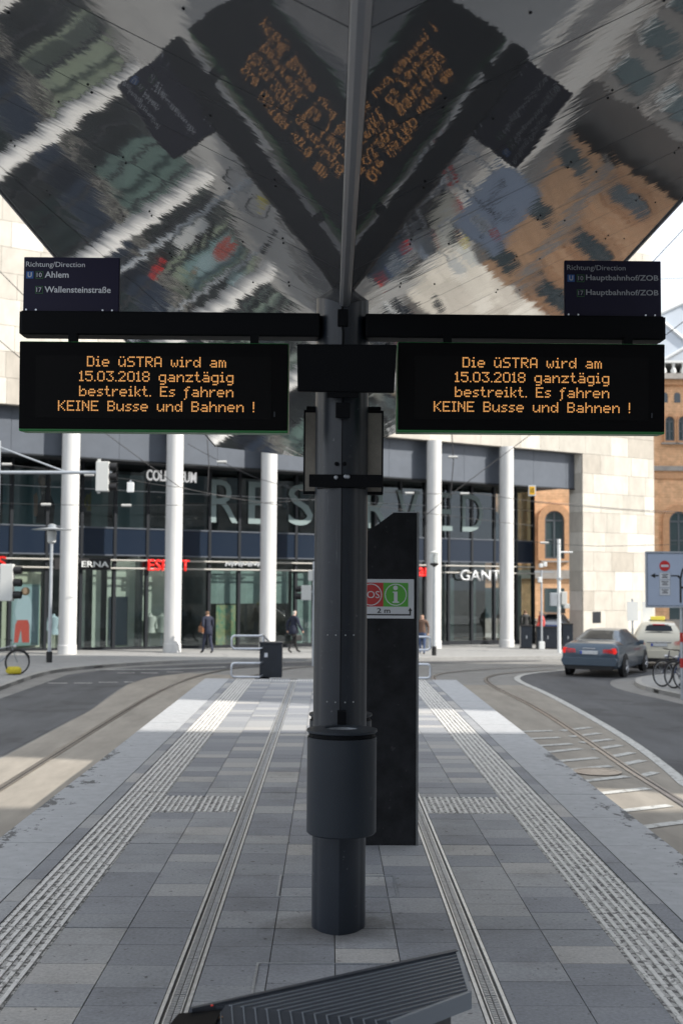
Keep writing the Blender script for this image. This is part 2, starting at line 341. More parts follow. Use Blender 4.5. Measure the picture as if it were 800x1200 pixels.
# ------------------------------------------------------------------ the street
sheet('street', [(-900, -900), (900, -900), (900, 900), (-900, 900)], 0, m_street, kind='structure')
KERB_FAR = [(-8.4, -60), (-8.3, 20), (-8.3, 30.3), (-8.45, 33.7), (-8.35, 36.3), (-7.65, 37.9), (-6.6, 39.6), (-4, 41.6), (.4, 43.7), (4.2, 45), (7, 46.2), (9, 47), (14, 49.5), (24, 54.5), (60, 72)]
KERB_R = [(60, 50), (24, 44.5), (14, 39.8), (10.6, 37.4), (9.1, 35.6), (8.5, 33.6), (8.3, 31.9), (8.4, 30.6), (8.75, 28.7), (9.1, 25), (9.4, 15), (9.6, -60)]
def soft(pts, closed=False, n=2):
    for _ in range(n):
        q = [] if closed else [pts[0]]
        for i in range(len(pts) - (0 if closed else 1)):
            a, b = pts[i], pts[(i + 1) % len(pts)]
            if math.dist(a, b) > 12: q += [a, b] if closed else [b]; continue
            q += [(a[0] * .75 + b[0] * .25, a[1] * .75 + b[1] * .25), (a[0] * .25 + b[0] * .75, a[1] * .25 + b[1] * .75)]
        if not closed: q.append(pts[-1])
        pts = [p for i, p in enumerate(q) if i == 0 or math.dist(p, q[i - 1]) > 1e-4]
    return pts
KERB_FAR, KERB_R = soft(KERB_FAR), soft(KERB_R)
def kerb(parent, line, w=.16, into=1):
    """one kerb stone after another along a line"""
    box = MB().box(0, 1, 0, 1, -.14, .006).mesh('kerb_stone', m_kerb)
    for (a, b) in zip(line[:-1], line[1:]):
        a, b = Vector(a), Vector(b); d = b - a; ln = d.length
        if ln > 30 or ln < .05 or max(abs(a.x), abs(b.x)) > 25: continue
        n = max(1, round(ln / 1.0)); st = ln / n; d.normalize(); nrm = Vector((-d.y, d.x)) * into
        for i in range(n):
            p = a + d * (st * i + .006)
            if p.y < 8: continue
            k = link('kerb_stone', box, parent); zz = gz(p.x, p.y) + .1; q = p + d * st
            slope = (gz(q.x, q.y) - gz(p.x, p.y)) / st
            k.matrix_local = Matrix(((d.x, nrm.x, 0, p.x), (d.y, nrm.y, 0, p.y), (slope, 0, 1, zz), (0, 0, 0, 1))) @ Matrix.Diagonal((st - .012, w, 1, 1))
off_f = sheet('pavement', KERB_FAR + [(60, 140), (-60, 140), (-60, -60)], .1, m_walk, skirt=.14, kind='structure')
kerb(off_f, KERB_FAR, into=1)
off_r = sheet('pavement', KERB_R + [(60, -60)], .1, m_walk, skirt=.14, kind='structure'); kerb(off_r, KERB_R, into=1)
sheet('track_bed', [(-5.25, -60), (-2.2, -60), (-2.2, 22), (-2.2, 35.5), (-4.3, 36.6), (-5.2, 35), (-5.45, 32.5), (-5.3, 29), (-5.15, 26)], .004, m_track, kind='structure')
sheet('track_bed', [(2.2, -60), (4.95, -60), (5.0, 16.8), (5.3, 21), (5.45, 25), (5.5, 30), (5.45, 33), (2.2, 33)], .004, m_track, kind='structure')
sheet('asphalt_lane', soft([(-7.7, -60), (-5.28, -60), (-5.2, 24), (-5.15, 26), (-5.35, 29), (-5.5, 32.5), (-5.2, 35.1), (-4.2, 37.2), (-2.4, 39.2), (.3, 41.2), (4, 43), (8, 45), (8, 45.9), (4, 44.2), (.4, 42.9), (-4, 40.9), (-6.2, 38.9), (-7.2, 37.3), (-7.75, 35.6)], True), .008, m_asphalt, kind='structure')
sheet('asphalt_lane', soft([(5.0, -60), (9.0, -60), (8.8, 15), (8.5, 25), (8.15, 28.7), (7.8, 30.5), (7.65, 32), (7.85, 33.9), (8.5, 36), (10.2, 37.9), (14, 40.6), (24, 45.4), (60, 51.5), (60, 68), (24, 52.5), (14, 46.5), (9.5, 42.5), (7.55, 39.6), (6.3, 38), (5.6, 36.3), (5.42, 34), (5.55, 30.8), (5.5, 25), (5.4, 21), (5.1, 16.8)], True), .008, m_asphalt, kind='structure')
# painted markings
def stroke(name, pts, w, off, m, **kw):
    L_, R_ = [], []
    for i, p in enumerate(pts):
        a, b = Vector(pts[max(i - 1, 0)]), Vector(pts[min(i + 1, len(pts) - 1)]); d = (b - a).normalized(); n_ = Vector((-d.y, d.x)) * w / 2
        L_.append(tuple(Vector(p) + n_)); R_.append(tuple(Vector(p) - n_))
    return sheet(name, L_ + R_[::-1], off, m, **kw)
stroke('lane_line', soft([(4.75, -20), (4.95, 16.9), (5.12, 18.4), (5.33, 21.3), (5.45, 25), (5.5, 30.8), (5.36, 33.9), (5.55, 36), (6.2, 37.8), (7.4, 39.4), (9.3, 41.9), (14, 46)]), .17, .012, m_white, kind='structure')
for (x0, y0, x1, y1) in [(3.3, 22.6, 4.2, 22.83), (4.37, 22.83, 5.05, 23.4), (4.37, 21.96, 5.02, 22.5), (4.39, 21.15, 5.05, 21.65), (4.43, 20.3, 5.02, 20.85), (4.47, 19.42, 5.0, 19.95), (4.48, 18.61, 4.95, 19.1), (4.45, 17.48, 4.82, 17.9),
                         (3.2, 21.5, 4.15, 21.85), (3.2, 20.55, 4.2, 21.0), (3.1, 19.6, 4.23, 20.4), (3.1, 18.65, 4.28, 19.35), (3.1, 17.8, 4.3, 18.5), (3.1, 16.8, 4.3, 17.5), (3.1, 15.8, 4.34, 16.5), (3.1, 14.6, 4.28, 15.25), (3.1, 13.6, 4.3, 14.3)]:
    stroke('hatch_stripe', [(x0, y0), (x1, y1)], .16, .013, m_white, kind='structure')
for (x0, x1, y) in [(-7.64, -7.12, 32.65), (-6.94, -6.46, 32.72), (-6.33, -5.82, 33.0), (-5.66, -5.4, 33.15), (-6.43, -5.9, 36.4), (-5.72, -5.21, 36.45), (-5.0, -4.5, 36.9)]:
    stroke('lane_dash', [(x0, y), (x1, y + .03)], .14, .012, m_white, kind='structure')
stroke('stop_line', [(-7.3, 37.6), (-5.2, 38.0), (-3.4, 39.2)], .2, .012, m_white, kind='structure')
# tram rails: running rail with groove beside it
def rail(pts):
    pts = soft(pts)
    t = thing('tram_rail', *rail_lab.pop(0), loc=(0, 0, 0))
    stroke('rail_head', pts, .065, .016, m_rail, parent=t); stroke('rail_groove', [(p[0] + .05, p[1]) for p in pts], .035, .014, m_groove, parent=t)
    stroke('rail_check', [(p[0] + .085, p[1]) for p in pts], .03, .016, m_rail, parent=t)
rail_lab = [('outer rail of the tram track left of the platform', 'rail'), ('inner rail of the left tram track, beside the platform wall', 'rail'), ('outer rail of the tram track right of the platform, crossing the white hatching', 'rail'), ('inner rail of the right tram track, beside the platform wall', 'rail')]
cl = [(-4.45, -40), (-4.45, 21), (-4.43, 26), (-4.38, 30), (-4.15, 34), (-3.6, 37.2), (-2.5, 40.4), (0, 43), (1.0, 43.6)]
rail(cl); rail([(x + 1.43, y - (.8 if y > 35 else 0)) for x, y in cl])
crr = [(4.45, -40), (4.45, 18), (4.58, 24), (4.58, 28), (4.42, 30.8), (4.36, 33.8), (4.62, 35.9), (5.4, 37.8), (7.1, 39.6), (10, 42), (16, 46)]
rail(crr); rail([(x - 1.43 - (0 if y < 36 else -.4), y + (0 if y < 33 else 1.0)) for x, y in crr])
mc = MB().lathe([(.36, 0), (.36, .006), (.3, .006), (.3, .003)], n=24).build('manhole_cover', m_rail, None, label='round iron manhole cover in the right track bed', cat='manhole'); mc.location = (3.95, 17.9, gz(3.9, 17.9) + .014)

# ------------------------------------------------------------------ the platform
plat = MB().box(-2.30, 2.30, -8, 22.3, -1.1, -.007).build('platform', m_joint, kind='structure')
MB().box(-2.302, 2.302, -8.02, 22.32, -1.1, -.12).build('platform_wall', mat('wall_concrete', (.3, .29, .28), .85, var=.2, scale=3), plat)
U = MB().box(0, 1, 0, 1, -.028, 0).mesh('paver', m_paver)
def piece(name, me, x0, x1, y0, y1, g=.0025, z=0.0, parent=plat):
    return link(name, me, parent, (x0 + g, y0 + g, z), None, (x1 - x0 - 2 * g, y1 - y0 - 2 * g, 1))
MODS = [-7.67 + 2 * i for i in range(15)] + [22.3]      # expansion joints every 2 m: ... 4.33, 6.33, 8.33 ...
COLS = [(-.615, -.31), (-.31, 0), (0, .31), (.31, .615), (.74, 1.07), (1.07, 1.40), (-1.07, -.74), (-1.40, -1.07)]
far = MB()
for ci, (x0, x1) in enumerate(COLS):
    for y0, y1 in zip(MODS[:-1], MODS[1:]):
        n = max(1, round((y1 - y0) / .2857)); ws = [random.choice((.22, .28, .28, .31)) for _ in range(n)]; k = (y1 - y0 - .012) / sum(ws); y = y0 + .006
        for w in ws:
            ya, yb = y, y + w * k; y = yb
            if ci >= 4 and yb > 9.45 and ya < 10.15:          # the crosswise guide strip
                if ya < 9.45 and 9.45 - ya > .05: yb = 9.45
                elif yb > 10.15 and yb - 10.15 > .05: ya = 10.15
                else: continue
            if 4.3 < ya < 11.6: piece('paver', U, x0, x1, ya, yb, z=random.uniform(-.0012, .0008))
            else: far.box(x0 + .0025, x1 - .0025, ya + .0025, yb - .0025, -.028, random.uniform(-.001, .0005))
far.build('paver_field', m_paver_far, plat, kind='stuff')
# guide tiles with ribs along the platform
def tactile_mesh(nr, w, l):
    mb = MB(); mb.box(0, w, 0, l, -.028, -.003); mb.cur = 1
    p = w / nr
    for i in range(nr): mb.box(p * i + p * .3, p * i + p * .72, .004, l - .004, -.003, .004)
    return mb.mesh('guide_tile', [m_tactile, m_rib])
TT = tactile_mesh(7, .345, .281)
tf = MB()
for sx in (-1, 1):
    x0 = 1.402 if sx > 0 else -1.747
    for y0, y1 in zip(MODS[:-1], MODS[1:]):
        n = max(1, round((y1 - y0) / .2857)); st = (y1 - y0 - .012) / n
        for i in range(n):
            y = y0 + .006 + i * st
            if 4.3 < y < 16.4: link('guide_tile', TT, plat, (x0, y + .002, 0))
            else:
                tf.cur = 0; tf.box(x0, x0 + .345, y + .002, y + st - .002, -.028, -.003); tf.cur = 1
                for j in range(7): tf.box(x0 + .0493 * j + .0148, x0 + .0493 * j + .0355, y + .005, y + st - .005, -.003, .004)
tf.build('guide_tile_field', [m_tactile, m_rib], plat, kind='stuff')
CT = tactile_mesh(7, .325, .345)
for sx in (-1, 1):
    for xa in ((.742, 1.072) if sx > 0 else (-1.4, -1.07)):
        for ya in (9.455, 9.805): link('guide_tile', CT, plat, (xa, ya, 0))
for xa in [-1.4 + .33 * i for i in range(8)]: link('guide_tile', CT, plat, (xa, 21.7, .002))
# border strip and pale edge slabs
UE = MB().box(0, 1, 0, 1, -.05, 0).mesh('edge_slab', m_edge); US = MB().box(0, 1, 0, 1, -.028, 0).mesh('border_strip', m_paver)
for sx in (-1, 1):
    for y0, y1 in zip(MODS[:-1], MODS[1:]):
        nn = max(1, round(y1 - y0)); st = (y1 - y0) / nn
        for i in range(nn):
            a, b = y0 + i * st, y0 + (i + 1) * st
            piece('edge_slab', UE, *((1.862, 2.325) if sx > 0 else (-2.325, -1.862)), a, b, .004, random.uniform(-.001, .002))
            for h in (0, .5): piece('border_strip', US, *((1.752, 1.86) if sx > 0 else (-1.86, -1.752)), a + h * st, a + (h + .5) * st, .003)
# drains: two bright rails, a grating of little bars between them
g_ = MB(); g_.cur = 2; g_.box(0, .125, 0, .5, -.028, -.008)
g_.cur = 1
g_.box(.002, .018, .002, .498, -.008, .002); g_.box(.107, .123, .002, .498, -.008, .002)
g_.box(.03, .036, .002, .498, -.008, -.004); g_.box(.089, .095, .002, .498, -.008, -.004)
g_.cur = 1
for i in range(24):
    y = .006 + i * .0205
    g_.raw([(.038, y, -.012), (.06, y + .006, -.012), (.06, y + .014, -.012), (.038, y + .008, -.012), (.038, y, -.001), (.06, y + .006, -.001), (.06, y + .014, -.001), (.038, y + .008, -.001)], [(4, 5, 6, 7), (0, 1, 5, 4), (1, 2, 6, 5), (2, 3, 7, 6), (3, 0, 4, 7)])
    g_.raw([(.065, y + .008, -.012), (.087, y + .002, -.012), (.087, y + .010, -.012), (.065, y + .016, -.012), (.065, y + .008, -.001), (.087, y + .002, -.001), (.087, y + .010, -.001), (.065, y + .016, -.001)], [(4, 5, 6, 7), (0, 1, 5, 4), (1, 2, 6, 5), (2, 3, 7, 6), (3, 0, 4, 7)])
GR = g_.mesh('grating', [m_joint, m_steel, m_grate, m_groove])
for sx, lab in ((-1, 'long steel slot drain in the paving left of the pole'), (1, 'long steel slot drain in the paving right of the pole')):
    dr = thing('drain_channel', lab, 'drain', (.615 if sx > 0 else -.74, 0, 0))
    for i in range(52):
        y = -3.67 + i * .5
        if y < 21.6: link('grating', GR, dr, (0, y, 0))
# expansion joints are dark gaps between the modules; steel lips of inspection covers set into the paving
def cover(label, x0, x1, y0, y1):
    m_ = MB()
    for (a, b, c, d) in ((x0, x1, y0, y0 + .012), (x0, x1, y1 - .012, y1), (x0, x0 + .012, y0 + .012, y1 - .012), (x1 - .012, x1, y0 + .012, y1 - .012)): m_.box(a, b, c, d, -.02, .0035)
    m_.build('cover_frame', m_grate, None, label=label, cat='cover frame')
cover('thin steel frame of a paved inspection cover in front of the pole', -.37, .37, 4.75, 5.76)
cover('thin steel frame of a small paved cover left behind the pole', -.33, -.02, 6.95, 7.45)
cover('thin steel frame of a small paved cover right behind the pole', .1, .37, 6.95, 7.45)
# ramp and rails at the far end
MB().prism([(22.3, -1.05), (22.3, -.002), (32.5, -1.02), (32.5, -1.05)], -1.35, 1.35, 'x').build('ramp', m_street, kind='structure')
def railing(sx, label):
    t = thing('ramp_railing', label, 'railing', (0, 22.3, 0), group='railings at the platform ramp')
    for (zt, zb) in ((.79, .55), (.285, .03)):
        ox, ix = sx * 1.84, sx * 1.28
        def arc(cx, cz, r, a0, a1): return [(cx + r * math.cos(R(a)) * sx, 0, cz + r * math.sin(R(a))) for a in range(a0, a1 + 1, 15)]
        r = .06
        path = [(ix, 8, zt - .8), (ix, .3, zt), (ix + sx * .05, 0, zt)] + arc(ox - sx * r, zt - r, r, 0, 90)[::-1] + arc(ox - sx * r, zb + r, r, 270, 360)[::-1] + [(ix + sx * .05, 0, zb), (ix, .3, zb), (ix, 8, zb - .8)]
        MB().tube(path, .021, 8).build('rail_loop', m_steel, t, smooth=50)
    for y in (.35, 2.2, 4.1, 6.0, 7.9): MB().tube([(sx * 1.28, y, -.1 * y - .02), (sx * 1.28, y, .79 - max(0, y - .3) * .104)], .021, 8).build('post', m_steel, t, smooth=50)
    return t
railing(-1, 'bent steel tube railing at the ramp left of the pole'); railing(1, 'bent steel tube railing at the ramp right of the dark slab')
cb = thing('grit_box', 'dark blue grey cabinet standing behind the left ramp railing', 'cabinet', (-1.13, 22.75, -.04))
MB().box(-.21, .21, -.16, .16, .04, .66).build('body', m_pole, cb, bevel=.01); MB().box(-.22, .22, -.17, .17, .66, .7).build('lid', m_pole, cb, bevel=.008)
MB().box(-.28, -.02, -.25, -.17, .0, .05).build('foot_plate', m_black, cb); MB().box(-.12, -.06, -.17, -.162, .42, .5).build('lock', m_steel, cb)

# ------------------------------------------------------------------ the canopy
XS, ZS, SL, HW = .03, 3.25, .505, 2.30
can = thing('canopy', 'V-shaped platform canopy clad in polished steel panels', 'canopy', (XS, 6.33, ZS))
def wing_z(w): return SL * w
Y0, YE = -3.5 - 6.33, 14.4 - 6.33
JN = [Y0] + [round(-1.84 + .82 * i - 6.33, 3) for i in range(0, 40) if Y0 + .3 < -1.84 + .82 * i - 6.33 < YE - .3] + [YE]
m_joint_dark = mat('joint_gasket', (.008, .008, .009), .7)
SCR = MB().lathe([(.0052, 0), (.0052, -.003), (.003, -.004), (.0, -.004)], n=8, caps=False).mesh('screw', m_black)
def panel(poly, sx, screws=True):
    """poly in (w,y): one soffit sheet with its thickness"""
    b, t = [], []
    for (w, y) in poly:
        b.append((sx * w, y, wing_z(w))); t.append((sx * w, y, wing_z(w) + .022))
    n = len(poly); mb = MB(); fs = [tuple(range(n)), tuple(range(2 * n - 1, n - 1, -1))] + [(i, n + i, n + (i + 1) % n, (i + 1) % n) for i in range(n)]
    ar = sum(poly[i][0] * poly[(i + 1) % n][1] - poly[(i + 1) % n][0] * poly[i][1] for i in range(n))
    if (ar > 0) == (sx > 0): fs = [tuple(reversed(f)) for f in fs]
    mb.raw(b + t, fs); p = mb.build('soffit_panel', m_mirror, can)
    if screws:
        ws, ys = [q[0] for q in poly], [q[1] for q in poly]
        for y in (min(ys) + .035, (min(ys) + max(ys)) / 2, max(ys) - .035):
            for w in (.3, 1.05, 1.8):
                if y == (min(ys) + max(ys)) / 2: w += .22
                ins = all((poly[(i + 1) % n][0] - a) * (y - b_) - (poly[(i + 1) % n][1] - b_) * (w - a) > 0.004 for i, (a, b_) in enumerate(poly)) if ar > 0 else all((poly[(i + 1) % n][0] - a) * (y - b_) - (poly[(i + 1) % n][1] - b_) * (w - a) < -0.004 for i, (a, b_) in enumerate(poly))
                if ins and -4.2 < y < 4:
                    s_ = link('screw', SCR, p, (sx * w, y, wing_z(w) - .0005)); s_.rotation_euler = (0, -sx * math.atan(SL), 0)
DA, DB = (HW, 6.4 - 6.33), (0.0, 14.0 - 6.33)          # slanting joint of the left wing
da, db = DB[1] - DA[1], -(DB[0] - DA[0]); dc = da * DA[0] + db * DA[1]
for sx in (-1, 1):
    for ya, yb in zip(JN[:-1], JN[1:]):
        q = [(.03, ya + .004), (HW, ya + .004), (HW, yb - .004), (.03, yb - .004)]
        if sx < 0:
            q = clip(q, da, db, dc - .004 * math.hypot(da, db))
            if len(q) < 3 or max(p[1] for p in q) - min(p[1] for p in q) < .05: continue
        panel(q, sx)
    if sx < 0:
        tri = [(HW, DA[1] + .02), (.03, DB[1] - .06), (.03, YE), (HW, 23.2 - 6.33)]
        tri = clip(tri, -da, -db, -dc - .004 * math.hypot(da, db))
        for ya, yb in ((-5, 3.0), (3.0, 6.2), (6.2, 9.6), (9.6, 18)):
            q = clip(clip(tri, 0, -1, -ya - .004), 0, 1, yb - .004)
            if len(q) > 2: panel(q, sx, False)
    # roof deck above the soffit
    e = [(.0, Y0), (HW - .01, Y0), (HW - .01, YE if sx > 0 else 23.18 - 6.33), (.0, YE)]
    b = [(sx * w, y, wing_z(w) + .026) for w, y in e]; t = [(sx * w, y, wing_z(w) + .16) for w, y in e]
    fs = [(0, 1, 2, 3), (7, 6, 5, 4)] + [(i, 4 + i, 4 + (i + 1) % 4, (i + 1) % 4) for i in range(4)]
    mb = MB(); mb.raw(b + t, fs if sx < 0 else [tuple(reversed(f)) for f in fs]); mb.build('roof_deck', m_joint_dark, can)
    yf = YE if sx > 0 else 23.2 - 6.33
    mb = MB(); mb.raw([(sx * (HW + .004 + dx), y, wing_z(HW) + dz) for y in (Y0, yf) for dx, dz in ((0, -.01), (.012, -.01), (.012, .17), (0, .17))], [(0, 1, 5, 4), (1, 2, 6, 5), (2, 3, 7, 6), (3, 0, 4, 7), (0, 3, 2, 1), (4, 5, 6, 7)])
    mb.build('fascia', m_grate, can)
MB().prism([(-.03, .022), (.03, .022), (.026, .006), (.01, -.004), (-.01, -.004), (-.026, .006)], Y0, YE, 'y').build('valley_strip', mat('valley_steel', (.32, .33, .35), .4, .5), can)

# ------------------------------------------------------------------ the pole with its arms
PX, PY = .02, 6.39
pole = thing('stop_pole', 'anthracite steel pole carrying the canopy, with arms to both sides', 'pole', (PX, PY, 0))
sec = []
for i in range(72):
    a = math.radians(i * 5); fr = abs(((math.degrees(a) + 90 + 180) % 360) - 180); bk = abs(((math.degrees(a) - 90 + 180) % 360) - 180)
    r = .141 + .042 * max(0, 1 - min(fr, bk) / 52.0); sec.append((r * math.cos(a), r * math.sin(a)))
n = len(sec); mb = MB(); zt = [ZS + SL * abs(x + PX - XS) + .01 for x, y in sec]
mb.raw([(x, y, 0) for x, y in sec] + [(x, y, z) for (x, y), z in zip(sec, zt)], [(i, (i + 1) % n, n + (i + 1) % n, n + i) for i in range(n)])
mb.build('shaft', m_pole, pole, smooth=12)
def shell(z0, z1, half_deg, off, name, m, parent):
    pts = []
    for i in range(-12, 13):
        a = math.radians(-90 + half_deg * i / 12); fr = abs(half_deg * i / 12)
        r = .141 + .042 * max(0, 1 - fr / 52.0) + off; pts.append((r * math.cos(a), r * math.sin(a)))
    m_ = MB(); k = len(pts)
    m_.raw([(x, y, z0) for x, y in pts] + [(x, y, z1) for x, y in pts] + [(x * .96, y * .96, z) for z in (z0, z1) for x, y in pts],
           [(i, i + 1, k + i + 1, k + i) for i in range(k - 1)] + [(k + i, k + i + 1, 3 * k + i + 1, 3 * k + i) for i in range(k - 1)] + [(2 * k + i, 2 * k + i + 1, i + 1, i) for i in range(k - 1)] + [(0, k, 3 * k, 2 * k), (2 * k - 1, k - 1, 3 * k - 1, 4 * k - 1)])
    return m_.build(name, m, parent, smooth=25)
m_galv0 = mat('screw_zinc', (.3, .31, .32), .45, .5)
MB().box(-.0022, .0022, -.1865, -.1825, 1.06, 3.2).build('ridge_line', m_black, pole)  # thin black strip drawing a dark line down the front ridge
h = shell(1.155, 1.55, 32, .0025, 'hatch_cover', m_pole, pole)
for zz in (1.18, 1.525):
    for dx in (-.068, -.025, .025, .068):
        a = math.asin(dx / .165); y = -(.141 + .042 * max(0, 1 - math.degrees(abs(a)) / 52)) * math.cos(a) - .0025
        MB().lathe([(.0042, 0), (.0042, -.003)], (dx, y, zz), 8, 'y').build('screw', m_galv0, h)
shell(2.29, 2.356, 62, .006, 'clamp_band', m_black, pole)
for dx in (-.028, .014): MB().lathe([(.011, 0), (.011, -.01), (.006, -.012)], (dx, -.178, 2.36 + .055), 10, 'y').build('bolt', m_black, pole)
for dx in (-.03, .012, .024): MB().lathe([(.01, 0), (.01, -.012), (.005, -.014)], (dx, -.183, 2.335), 8, 'y').build('bolt', m_grate, pole)
MB().tube([(.0, -.175, 3.27), (-.006, -.184, 3.2), (.002, -.186, 3.1), (.0, -.183, 3.0)], .007, 6).build('cable', m_black, pole, smooth=50)
MB().box(-.028, .028, -.195, -.165, 3.14, 3.23).build('cable_gland', m_black, pole, bevel=.004)
for sx in (-1, 1):
    x0, x1 = (.12, 1.705) if sx > 0 else (-1.70, -.12)
    z0, z1 = (3.094, 3.222)
    MB().box(x0, x1, -.135, -.01, z0, z1).build('arm', m_black, pole, bevel=.008)
    ex = 1.706 if sx > 0 else -1.70
    MB().box(min(ex, ex + sx * .006), max(ex, ex + sx * .006), -.13, -.015, z0 + .006, z1 - .006).build('arm_cap', m_black, pole)
# ------------------------------------------------------------------ LED displays
GL = {'D': '11110/10001/10001/10001/10001/10001/11110', 'i': '010/000/110/010/010/010/111', 'e': '0/0/01110/10001/11111/10000/01110', 'ü': '01010/00000/10001/10001/10001/10011/01101',
      'S': '01111/10000/10000/01110/00001/00001/11110', 'T': '11111/00100/00100/00100/00100/00100/00100', 'R': '11110/10001/10001/11110/10100/10010/10001', 'A': '01110/10001/10001/10001/11111/10001/10001',
      'w': '0/0/10001/10001/10101/10101/01010', 'r': '0/0/1011/1100/1000/1000/1000', 'd': '00001/00001/01101/10011/10001/10011/01101', 'a': '0/0/01110/00001/01111/10001/01111', 'm': '0/0/11010/10101/10101/10101/10101',
      '1': '010/110/010/010/010/010/111', '5': '11111/10000/11110/00001/00001/10001/01110', '.': '0/0/0/0/0/0/1', '0': '01110/10001/10001/10001/10001/10001/01110', '3': '11111/00010/00100/00010/00001/10001/01110',
      '2': '01110/10001/00001/00010/00100/01000/11111', '8': '01110/10001/10001/01110/10001/10001/01110', 'g': '0/0/01111/10001/10001/10001/01111/00001/01110', 'n': '0/0/10110/11001/10001/10001/10001',
      'z': '0/0/11111/00010/00100/01000/11111', 't': '0100/0100/1110/0100/0100/0100/0011', 'ä': '01010/00000/01110/00001/01111/10001/01111', 'b': '10000/10000/10110/11001/10001/10001/11110', 's': '0/0/0111/1000/0110/0001/1110',
      'k': '1000/1000/1001/1010/1100/1010/1001', 'E': '11111/10000/10000/11110/10000/10000/11111', 'f': '0011/0100/1110/0100/0100/0100/0100/0100/1000', 'h': '10000/10000/10110/11001/10001/10001/10001', 'K': '10001/10010/10100/11000/10100/10010/10001',
      'I': '111/010/010/010/010/010/111', 'N': '10001/11001/10101/10101/10011/10001/10001', 'B': '11110/10001/10001/11110/10001/10001/11110', 'u': '0/0/10001/10001/10001/10011/01101', '!': '1/1/1/1/1/0/1'}
LINES = ['Die üSTRA wird am', '15.03.2018 ganztägig', 'bestreikt. Es fahren', 'KEINE Busse und Bahnen !']
def led_line(s):
    x, dots = 0, []
    for ch in s:
        if ch == ' ': x += 5; continue
        rows = GL[ch].split('/'); w = max(len(r) for r in rows)
        for r, row in enumerate(rows):
            for c, b in enumerate(row):
                if b == '1': dots.append((x + c, r))
        x += w + 1
    return dots, x - 1
def display(x0, x1, z0, z1, yf, label, tx0, tx1):
    cx, cz = (x0 + x1) / 2, (z0 + z1) / 2; w, hgt = x1 - x0, z1 - z0
    t = thing('display_board', label, 'display', (cx, yf, cz)); t.rotation_euler = (R(2.5), 0, 0)
    hw, hh = w / 2, hgt / 2
    MB().box(-hw, hw, .012, .15, -hh, hh).build('housing', m_green, t, bevel=.006)
    MB().box(-hw + .004, hw - .004, .0, .012, -hh + .013, hh - .005).build('front_frame', m_screen, t, bevel=.003)
    MB().box(-hw + .09, hw - .09, -.0025, 0, -hh + .07, hh - .075).build('matrix_window', mat('led_matrix', (.003, .003, .0033), .38, spec=.07), t)
    pit = None; total = max(led_line(s)[1] for s in LINES); pit = (tx1 - tx0) / total
    for i, s in enumerate(LINES):
        _, wd = led_line(s); xs = (tx0 + tx1) / 2 - cx - wd * pit / 2; zt = (.127 - .0775 * i) + .03; d = pit * .78
        for wi, word in enumerate(s.split(' ')):
            dots, ww = led_line(word); mb = MB()
            for c, r in dots:
                x = xs + c * pit; z = zt - r * .00778
                mb.face([(x, -.0035, z - d), (x + d, -.0035, z - d), (x + d, -.0035, z), (x, -.0035, z)])
            mb.build('led_word', m_led, t); xs += (ww + 1 + 5) * pit
    for dx in (-hw * .62, hw * .74): MB().box(dx - .022, dx + .022, .05, .1, hh - .002, hh + .05).build('hanger', m_black, t)
    MB().box(hw - .075, hw - .068, -.004, -.0005, -hh + .085, -hh + .11).build('light_sensor', m_pole, t)
    return t
display(-1.668, -.262, 2.575, 3.046, 6.2, 'amber LED display board on the left arm of the pole', -1.46, -.438)
display(.306, 1.712, 2.585, 3.06, 6.2, 'amber LED display board on the right arm of the pole', .498, 1.527)

# ------------------------------------------------------------------ direction signs standing on the arms
def dirsign(x0, x1, z0, z1, label, l1, l2, dim):
    t = thing('direction_sign', label, 'sign', (x0, 6.3, z0)); w, hgt = x1 - x0, z1 - z0
    MB().box(0, w, 0, .03, 0, hgt).build('plate', m_navy, t, bevel=.004)
    m_l = m_letter if not dim else mat('sign_lettering_dim', (.42, .44, .48), .5)
    link('heading', fit_text('Richtung/Direction', .012, .325, hgt - .062, hgt - .026), t, (0, -.002, 0)).data.materials.append(m_l)
    r1, r2 = hgt - .098, hgt - .178
    mb = MB(); mb.box(.014, .052, -.002, 0, r1 - .019, r1 + .019); u = mb.build('metro_badge', m_ublue, t)
    link('letter', fit_text('U', .022, .044, r1 - .013, r1 + .014, bold=.03), u, (0, -.0035, 0)).data.materials.append(m_signwhite)
    for rr, num in ((r1, '10'), (r2, '17')):
        mb = MB(); mb.box(.064, .104, -.002, 0, rr - .02, rr + .02); bd = mb.build('line_badge', m_bgreen, t)
        MB().box(.067, .101, -.003, -.002, rr - .017, rr + .017).build('field', m_navy, bd)
        link('number', fit_text(num, .071, .097, rr - .012, rr + .012), bd, (0, -.0045, 0)).data.materials.append(m_l)
    lw1, lw2 = l1[1], l2[1]
    link('destination', fit_text(l1[0], .113, .113 + lw1, r1 - (.019 if 'p' in l1[0] else .014), r1 + .02, bold=.015), t, (0, -.002, 0)).data.materials.append(m_l)
    link('destination', fit_text(l2[0], .113, .113 + lw2, r2 - (.019 if 'p' in l2[0] else .014), r2 + .02, bold=.015), t, (0, -.002, 0)).data.materials.append(m_l)
    for dx in (.018, .07, w - .085, w - .035): MB().lathe([(.005, 0), (.005, -.006)], (dx, 0, .012), 8, 'y').build('bolt', m_steel, t)
dirsign(-1.68, -1.171, 3.2225, 3.52, 'navy direction sign for Ahlem and Wallensteinstraße on the left arm', ('Ahlem', .127), ('Wallensteinstraße', .352), False)
dirsign(1.206, 1.722, 3.2225, 3.53, 'navy direction sign for Hauptbahnhof/ZOB on the right arm', ('Hauptbahnhof/ZOB', .388), ('Hauptbahnhof/ZOB', .388), True)

